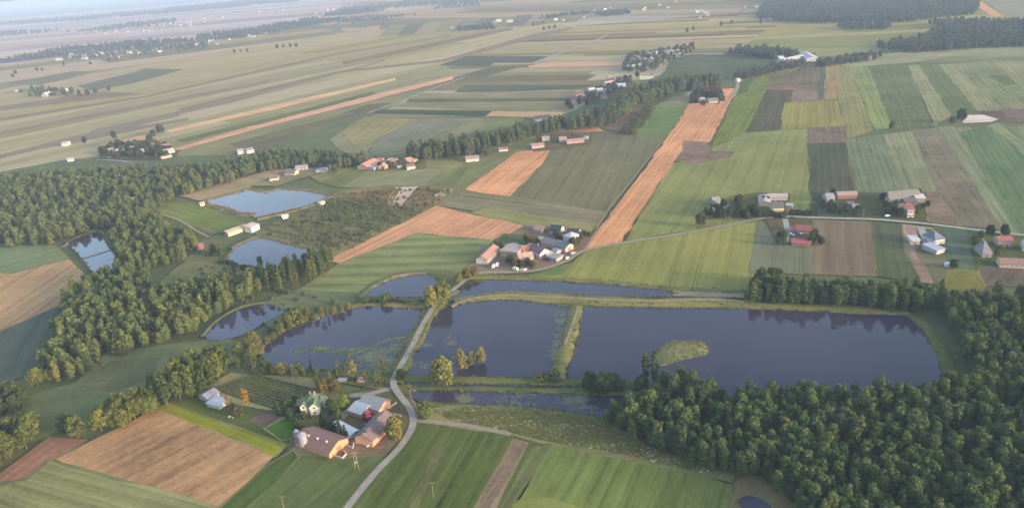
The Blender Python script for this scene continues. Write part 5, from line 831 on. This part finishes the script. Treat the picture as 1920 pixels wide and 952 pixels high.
# ---------------------------------------------------------------- vehicles, poles, small things
wheelm = MB(); wheelm.bar((0,-.11,0), (0,.11,0), .33, 0, 14); wheelm.bar((0,-.12,0), (0,.12,0), .18, 1, 10); wheelm = wheelm.mesh('wheel', [M['rubber'], paint((.4,.4,.4), 'metal')])
def car(p, toward, c, label, van=False, name='parked_car'):
    A, B = G(*p), G(*toward); d = B - A; o = new(name, None, label=label, category='van' if van else 'car', group='cars parked in the hamlet'); o.location = (A.x, A.y, 1.0); o.rotation_euler = (0, 0, math.atan2(d.y, d.x)); pm = paint(c, 'gloss')
    L, w = (5.2, 1.95) if van else (4.3, 1.75); prof = [(-L/2,.35),(L/2,.35),(L/2,.75),(L/2-.9,.95)] + ([(L/2-1.5,2.1),(-L/2+.05,2.15)] if van else [(L/2-1.5,1.0),(L/2-2.1,1.48),(-L/2+.9,1.48),(-L/2+.2,.98)]) + [(-L/2,.8)]
    n = len(prof); b = MB(); b.add([(x, -w/2*(.86 if z > 1.2 else 1), z) for x, z in prof] + [(x, w/2*(.86 if z > 1.2 else 1), z) for x, z in prof], [tuple(range(n)), tuple(range(2*n-1, n-1, -1))] + [((i+1) % n, i, n+i, n+(i+1) % n) for i in range(n)]); new('body', b.mesh('body', [pm]), o)
    zt, zb = (1.95, 1.25) if van else (1.43, 1.02); xf, xb = (L/2 - 1.55, L/2 - 2.6) if van else (L/2 - 2.05, -L/2 + .85)
    for q in (-1, 1):
        b = MB(); b.box(xb + .1, xf - .1, q*w/2*.93 - .02, q*w/2*.93 + .04*q, zb + .05, zt - .08); new('window', b.mesh('window', [M['glass']]), o)
    b = MB(); xx = L/2 - 1.5; b.add([(L/2-1.0, -w*.38, zb), (L/2-1.0, w*.38, zb), (xf + .03, w*.36, zt), (xf + .03, -w*.36, zt)], [(0,1,2,3)]); b.add([(L/2-1.02, -w*.38, zb-.02), (L/2-1.02, w*.38, zb-.02), (xf, w*.36, zt), (xf, -w*.36, zt)], [(3,2,1,0)]); new('windscreen', b.mesh('windscreen', [M['glass']]), o)
    for sx in (-1, 1):
        for sy in (-1, 1): wo = new('wheel', wheelm, o); wo.location = (sx*L*.31, sy*(w/2 - .08), .33)
    for sy in (-1, 1): b = MB(); b.box(L/2 - .06, L/2 + .03, sy*w*.36 - .15, sy*w*.36 + .15, .6, .75); new('headlight', b.mesh('headlight', [M['frame']]), o)
car((926,503),(930,494),(.6,.6,.68),'pale lilac van left of two by the white barn side',True); car((933,500),(937,491),(.62,.58,.62),'pale van right of two by the white barn side',True); car((968,509),(975,511),(.74,.66,.5),'sunlit cream van parked at the hamlet roadside',True); car((979,509),(982,505),(.3,.3,.34),'grey car in the roadside row, left of the pale one'); car((985,509),(988,505),(.62,.58,.56),'pale car in the roadside row before the garden'); car((938,475),(944,474),(.74,.72,.7),'white van behind the long red brown barn',True); car((1020,462),(1027,465),(.74,.7,.72),'white van in the hamlet yard above the garages',True); car((1064,487),(1067,482),(.75,.74,.7),'white car where the hamlet yard meets the track'); car((1028,491),(1034,494),(.05,.05,.09),'dark car below the white roofed shelter'); car((1074,478),(1080,475),(.5,.46,.48),'grey car at the right end of the hamlet'); car((1664,408),(1670,407),(.7,.72,.74),'white car under the trees of the white two storey house'); car((1500,440),(1505,444),(.6,.6,.62),'pale car between the red roofed sheds'); car((1484,443),(1490,445),(.66,.64,.64),'white car beside the maroon roofed shed'); car((1486,412),(1492,412),(.04,.04,.05),'dark car at the top of the grey driveway')
def combine(p):
    A = G(*p); o = new('combine_harvester', None, label='red combine harvester parked in front of the pale barn', category='combine'); o.location = (A.x, A.y, .35); o.rotation_euler = (0, 0, math.radians(-75)); rd = paint((.5,.03,.05), 'gloss')
    b = MB(); b.add([(-3,-1.4,1),(2,-1.4,1),(2,1.4,1),(-3,1.4,1),(-3,-1.4,2.9),(1.6,-1.4,3.3),(1.6,1.4,3.3),(-3,1.4,2.9)], [(0,3,2,1),(4,5,6,7),(0,1,5,4),(1,2,6,5),(2,3,7,6),(3,0,4,7)]); b.box(-2.6, .6, -1.2, 1.2, 3.1, 3.8); new('body', b.mesh('body', [rd]), o)
    b = MB(); b.box(1.7, 3.1, -.9, .9, 1.7, 3.5, 1); b.box(1.6, 3.2, -1, 1, 3.5, 3.65, 0); new('cab', b.mesh('cab', [rd, M['glass']]), o); b = MB(); b.box(3.6, 4.7, -2.6, 2.6, .25, 1.1); b.add([(3,-.5,1.6),(3,.5,1.6),(3.7,.6,.6),(3.7,-.6,.6)], [(0,1,2,3),(3,2,1,0)]); new('header', b.mesh('header', [rd]), o)
    for x, r in ((1.4, .95), (-2.2, .65)):
        for q in (-1, 1): b = MB(); b.bar((x, q*1.3, r), (x, q*1.85, r), r, 0, 16); new('wheel', b.mesh('wheel', [M['rubber']]), o)
combine((692,788))
def trailer(p, lab):
    A = G(*p); o = new('farm_trailer', None, label=lab, category='trailer'); o.location = (A.x, A.y, .35); o.rotation_euler = (0, 0, .3); b = MB(); b.box(-2.2, 2.2, -1.1, 1.1, .8, .95)
    for q in (-1, 1): b.box(-2.2, 2.2, q*1.1 - .05, q*1.1 + .05, .95, 1.6); b.box(q*2.2 - .05, q*2.2 + .05, -1.04, 1.04, .95, 1.6)
    new('bed', b.mesh('bed', [paint((.45,.2,.18))]), o); b = MB(); b.bar((2.2,0,.75), (4,0,.5), .06); new('drawbar', b.mesh('drawbar', [M['dark']]), o)
    for x in (-1.2, 1.2):
        for q in (-1, 1): w = new('wheel', wheelm, o); w.location = (x, q*1.0, .33)
trailer((706,786), 'open farm trailer parked right of the red combine')
def pole(p, h, lab, twin=False, arm=True):
    A = G(*p); o = new('utility_pole', None, label=lab, category='utility pole'); o.location = (A.x, A.y, .3)
    if twin:
        for q in (-1, 1): b = MB(); b.bar((q*.9, 0, -.5), (q*.45, 0, h), .15, 0, 8, .1); new('post', b.mesh('post', [M['wood']]), o)
        for z in (.25, .5, .75): b = MB(); x = .9 - .45*z; b.bar((-x, 0, h*z), (x, 0, h*z), .08); new('crossbar', b.mesh('crossbar', [M['wood']]), o)
        b = MB(); b.box(-.5, .5, -.65, -.12, h*.42, h*.42 + 1.1); new('transformer', b.mesh('transformer', [paint((.25,.25,.24))]), o)
    else: b = MB(); b.bar((0,0,-.5), (0,0,h), .12, 0, 8, .09); new('post', b.mesh('post', [M['wood']]), o)
    if arm:
        b = MB(); b.box(-1.1, 1.1, -.06, .06, h - .45, h - .32); ar = new('crossarm', b.mesh('crossarm', [M['wood']]), o)
        for x in (-.95, 0, .95): b = MB(); b.cone((x, 0), .06, .05, h - .32, h - .1, 8); new('insulator', b.mesh('insulator', [M['frame']]), ar)
pole((670,882), 9.5, 'twin legged concrete transformer pole on the grass left of the road', True); pole((814,936), 8.5, 'single wooden pole in the green field at the bottom'); pole((772,750), 8.5, 'single pole at the pond corner by the road junction'); pole((535,962), 8.5, 'pole cut off by the bottom edge below the brown field'); pole((1586,446), 8, 'pale pole alone in the brown striped field'); pole((1812,440), 9, 'roadside pole near the right edge'); pole((1618,414), 9, 'roadside pole by the long red brick farm')
def rock(p, s, lab, group='field stones'):
    A = G(*p); r = random.Random(int(p[0])); b = MB(); n = 7; v = []
    for j, (z, q) in enumerate(((-.2,.9),(.35,1),(.8,.7),(1,.25))): v += [(q*s*math.cos(2*math.pi*i/n)*r.uniform(.75,1.2), q*s*math.sin(2*math.pi*i/n)*r.uniform(.75,1.2), z*s*.8*r.uniform(.9,1.1)) for i in range(n)]
    f = [(j*n+i, j*n+(i+1)%n, (j+1)*n+(i+1)%n, (j+1)*n+i) for j in range(3) for i in range(n)] + [tuple(range(3*n, 4*n))]; o = new('field_stone', mesh('field_stone', v, f, [paint((.5,.42,.34))]), label=lab, category='stone', group=group); o.location = (A.x, A.y, .45)
rock((431,783), .9, 'pale stone heap left of its smaller neighbour below the orange trees'); rock((437,785), .6, 'small pale stone beside the stone heap below the orange trees'); rock((573,668), .5, 'pale stone at the tip of the grass spit')
# tank, footbridge, fence, jetty
A = G(1777, 500); o = new('water_tank', None, label='white round tank at the end of the garden path', category='tank'); o.location = (A.x, A.y, .3); b = MB(); b.cone((0,0), 2.1, 2.1, 0, 2.2, 20); new('drum', b.mesh('drum', [paint((.66,.65,.66))]), o); b = MB(); b.cone((0,0), 2.15, .4, 2.2, 2.9, 20); new('lid', b.mesh('lid', [paint((.7,.69,.7))]), o)
A, B = G(153, 488), G(212, 470); d = B - A; o = new('footbridge', None, label='narrow plank footbridge across the slim left pond', category='footbridge'); o.location = (A.x, A.y, .9); o.rotation_euler = (0, 0, math.atan2(d.y, d.x)); n = int(d.length/2.5)
for i in range(n): b = MB(); b.box(i*2.5 + .05, i*2.5 + 2.45, -.9, .9, .25, .4); new('plank', b.mesh('plank', [M['wood']]), o)
for i in range(0, n, 2):
    b = MB(); b.bar((i*2.5, -.8, -1), (i*2.5, -.8, .25), .1); b.bar((i*2.5, .8, -1), (i*2.5, .8, .25), .1); new('trestle', b.mesh('trestle', [M['wood']]), o)
A, B = G(1728, 430), G(1748, 431); d = B - A; o = new('garden_fence', None, label='white slatted fence between the road and the new house', category='fence'); o.location = (A.x, A.y, .3); o.rotation_euler = (0, 0, math.atan2(d.y, d.x)); n = int(d.length/2.2)
for i in range(n):
    b = MB(); b.box(i*2.2 - .15, i*2.2 + .15, -.15, .15, -.3, 1.7); new('post', b.mesh('post', [paint(WH)]), o); b = MB(); b.box(i*2.2 + .15, i*2.2 + 2.05, -.04, .04, .2, .55); new('rail', b.mesh('rail', [paint(WH)]), o); b = MB(); b.box(i*2.2 + .15, i*2.2 + 2.05, -.04, .04, .9, 1.3); new('rail', b.mesh('rail', [paint(WH)]), o)
def jetty(p, q, lab):
    A, B = G(*p), G(*q); d = B - A; o = new('jetty', None, label=lab, category='jetty'); o.location = (A.x, A.y, .8); o.rotation_euler = (0, 0, math.atan2(d.y, d.x)); n = max(3, int(d.length/1.2))
    for i in range(n): b = MB(); b.box(i*1.2 + .03, i*1.2 + 1.15, -.8, .8, .2, .3); new('plank', b.mesh('plank', [paint((.42,.33,.27))]), o)
    for i in range(0, n, 3): b = MB(); b.bar((i*1.2 + .5, -.7, -.8), (i*1.2 + .5, -.7, .2), .08); b.bar((i*1.2 + .5, .7, -.8), (i*1.2 + .5, .7, .2), .08); new('pile', b.mesh('pile', [M['wood']]), o)
jetty((404,392),(416,390),'small wooden jetty on the lower left bank of the far pond'); jetty((412,396),(424,394),'wooden jetty right of the first on the far pond'); jetty((776,736),(781,732),'little fishing jetty at the pond corner by the junction')
# the vine rows beside the white sheds: each row a plant row of its own
RW = random.Random(17)
for i in range(11):
    t = i/10; a = G(398 + 76*t, 731 - 26*t), G(512 + 92*t, 767 - 30*t); A, B = a; n = int((B - A).length/1.1); V = []; Fc = []; T = []
    for k in range(n):
        c = (B - A)*(k/n)
        for _ in range(16):
            d = sph(RW); p = c + Vector((d.x*.42, d.y*.42, .7 + d.z*.6)); u = (d + sph(RW)*.7).normalized().orthogonal().normalized(); w = d.cross(u)
            if w.length < .1: continue
            w.normalize(); s = RW.uniform(.16, .34); q = len(V); V += [p-u*s-w*s, p+u*s-w*s, p+u*s+w*s, p-u*s+w*s]; Fc.append((q,q+1,q+2,q+3)); T.append(RW.random())
    me = mesh('vine_row', V, Fc, [M['leaf']]); at = me.attributes.new('tint', 'FLOAT', 'FACE'); at.data.foreach_set('value', T)
    o = new('vine_row', me, label='clipped green plant row in the striped plot above the farm', category='plant row', group='plant rows above the farm'); o.location = (A.x, A.y, .35); o.color = (.1, .13, .05, 1)
# grassy island of the large pond
M['islet'] = bank_mat('island_grass', (.19,.19,.085), (.22,.215,.1), (.24,.22,.11))
P = spline(px([(1236,690),(1232,668),(1245,648),(1275,641),(1315,642),(1330,654),(1326,668),(1290,676),(1262,684)]), True, 5); c = sum(P, Vector())/len(P); n = len(P)
v = [(p.x, p.y, .2) for p in P] + [(c.x + (p.x-c.x)*.93, c.y + (p.y-c.y)*.93, 1.05) for p in P] + [(c.x + (p.x-c.x)*.5, c.y + (p.y-c.y)*.5, 1.25) for p in P]
f = [(j*n+i, j*n+(i+1)%n, (j+1)*n+(i+1)%n, (j+1)*n+i) for j in range(2) for i in range(n)] + [tuple(range(2*n, 3*n))]; me = mesh('island', v, f, [M['islet']], smooth=True)
if me.polygons[-1].normal.z < 0: me.flip_normals()
new('island', me, kind='structure')
isl = [q for q in (Vector((RR.uniform(min(p.x for p in P), max(p.x for p in P)), RR.uniform(min(p.y for p in P), max(p.y for p in P)), 0)) for _ in range(700)) if inside(q, P)]
wood('reeds', 'dense dry reeds covering the island of the large pond', 'reeds', isl, 'reed', .25, .45, (.21, .21, .1), RR, z=1.0)
# ---------------------------------------------------------------- the air
hm = bpy.data.materials.new('haze'); hm.use_nodes = True; t = hm.node_tree; t.nodes.clear(); out = t.nodes.new('ShaderNodeOutputMaterial'); pv = t.nodes.new('ShaderNodeVolumePrincipled')
pv.inputs['Color'].default_value = (.38, .50, .74, 1); pv.inputs['Density'].default_value = HAZE; t.links.new(pv.outputs[0], out.inputs['Volume'])
b = MB(); b.box(-31000, 31000, -3500, 35000, -1.0, 212.0); new('haze', b.mesh('haze', [hm]), kind='stuff', label='pale bluish haze lying over the whole countryside', category='haze')
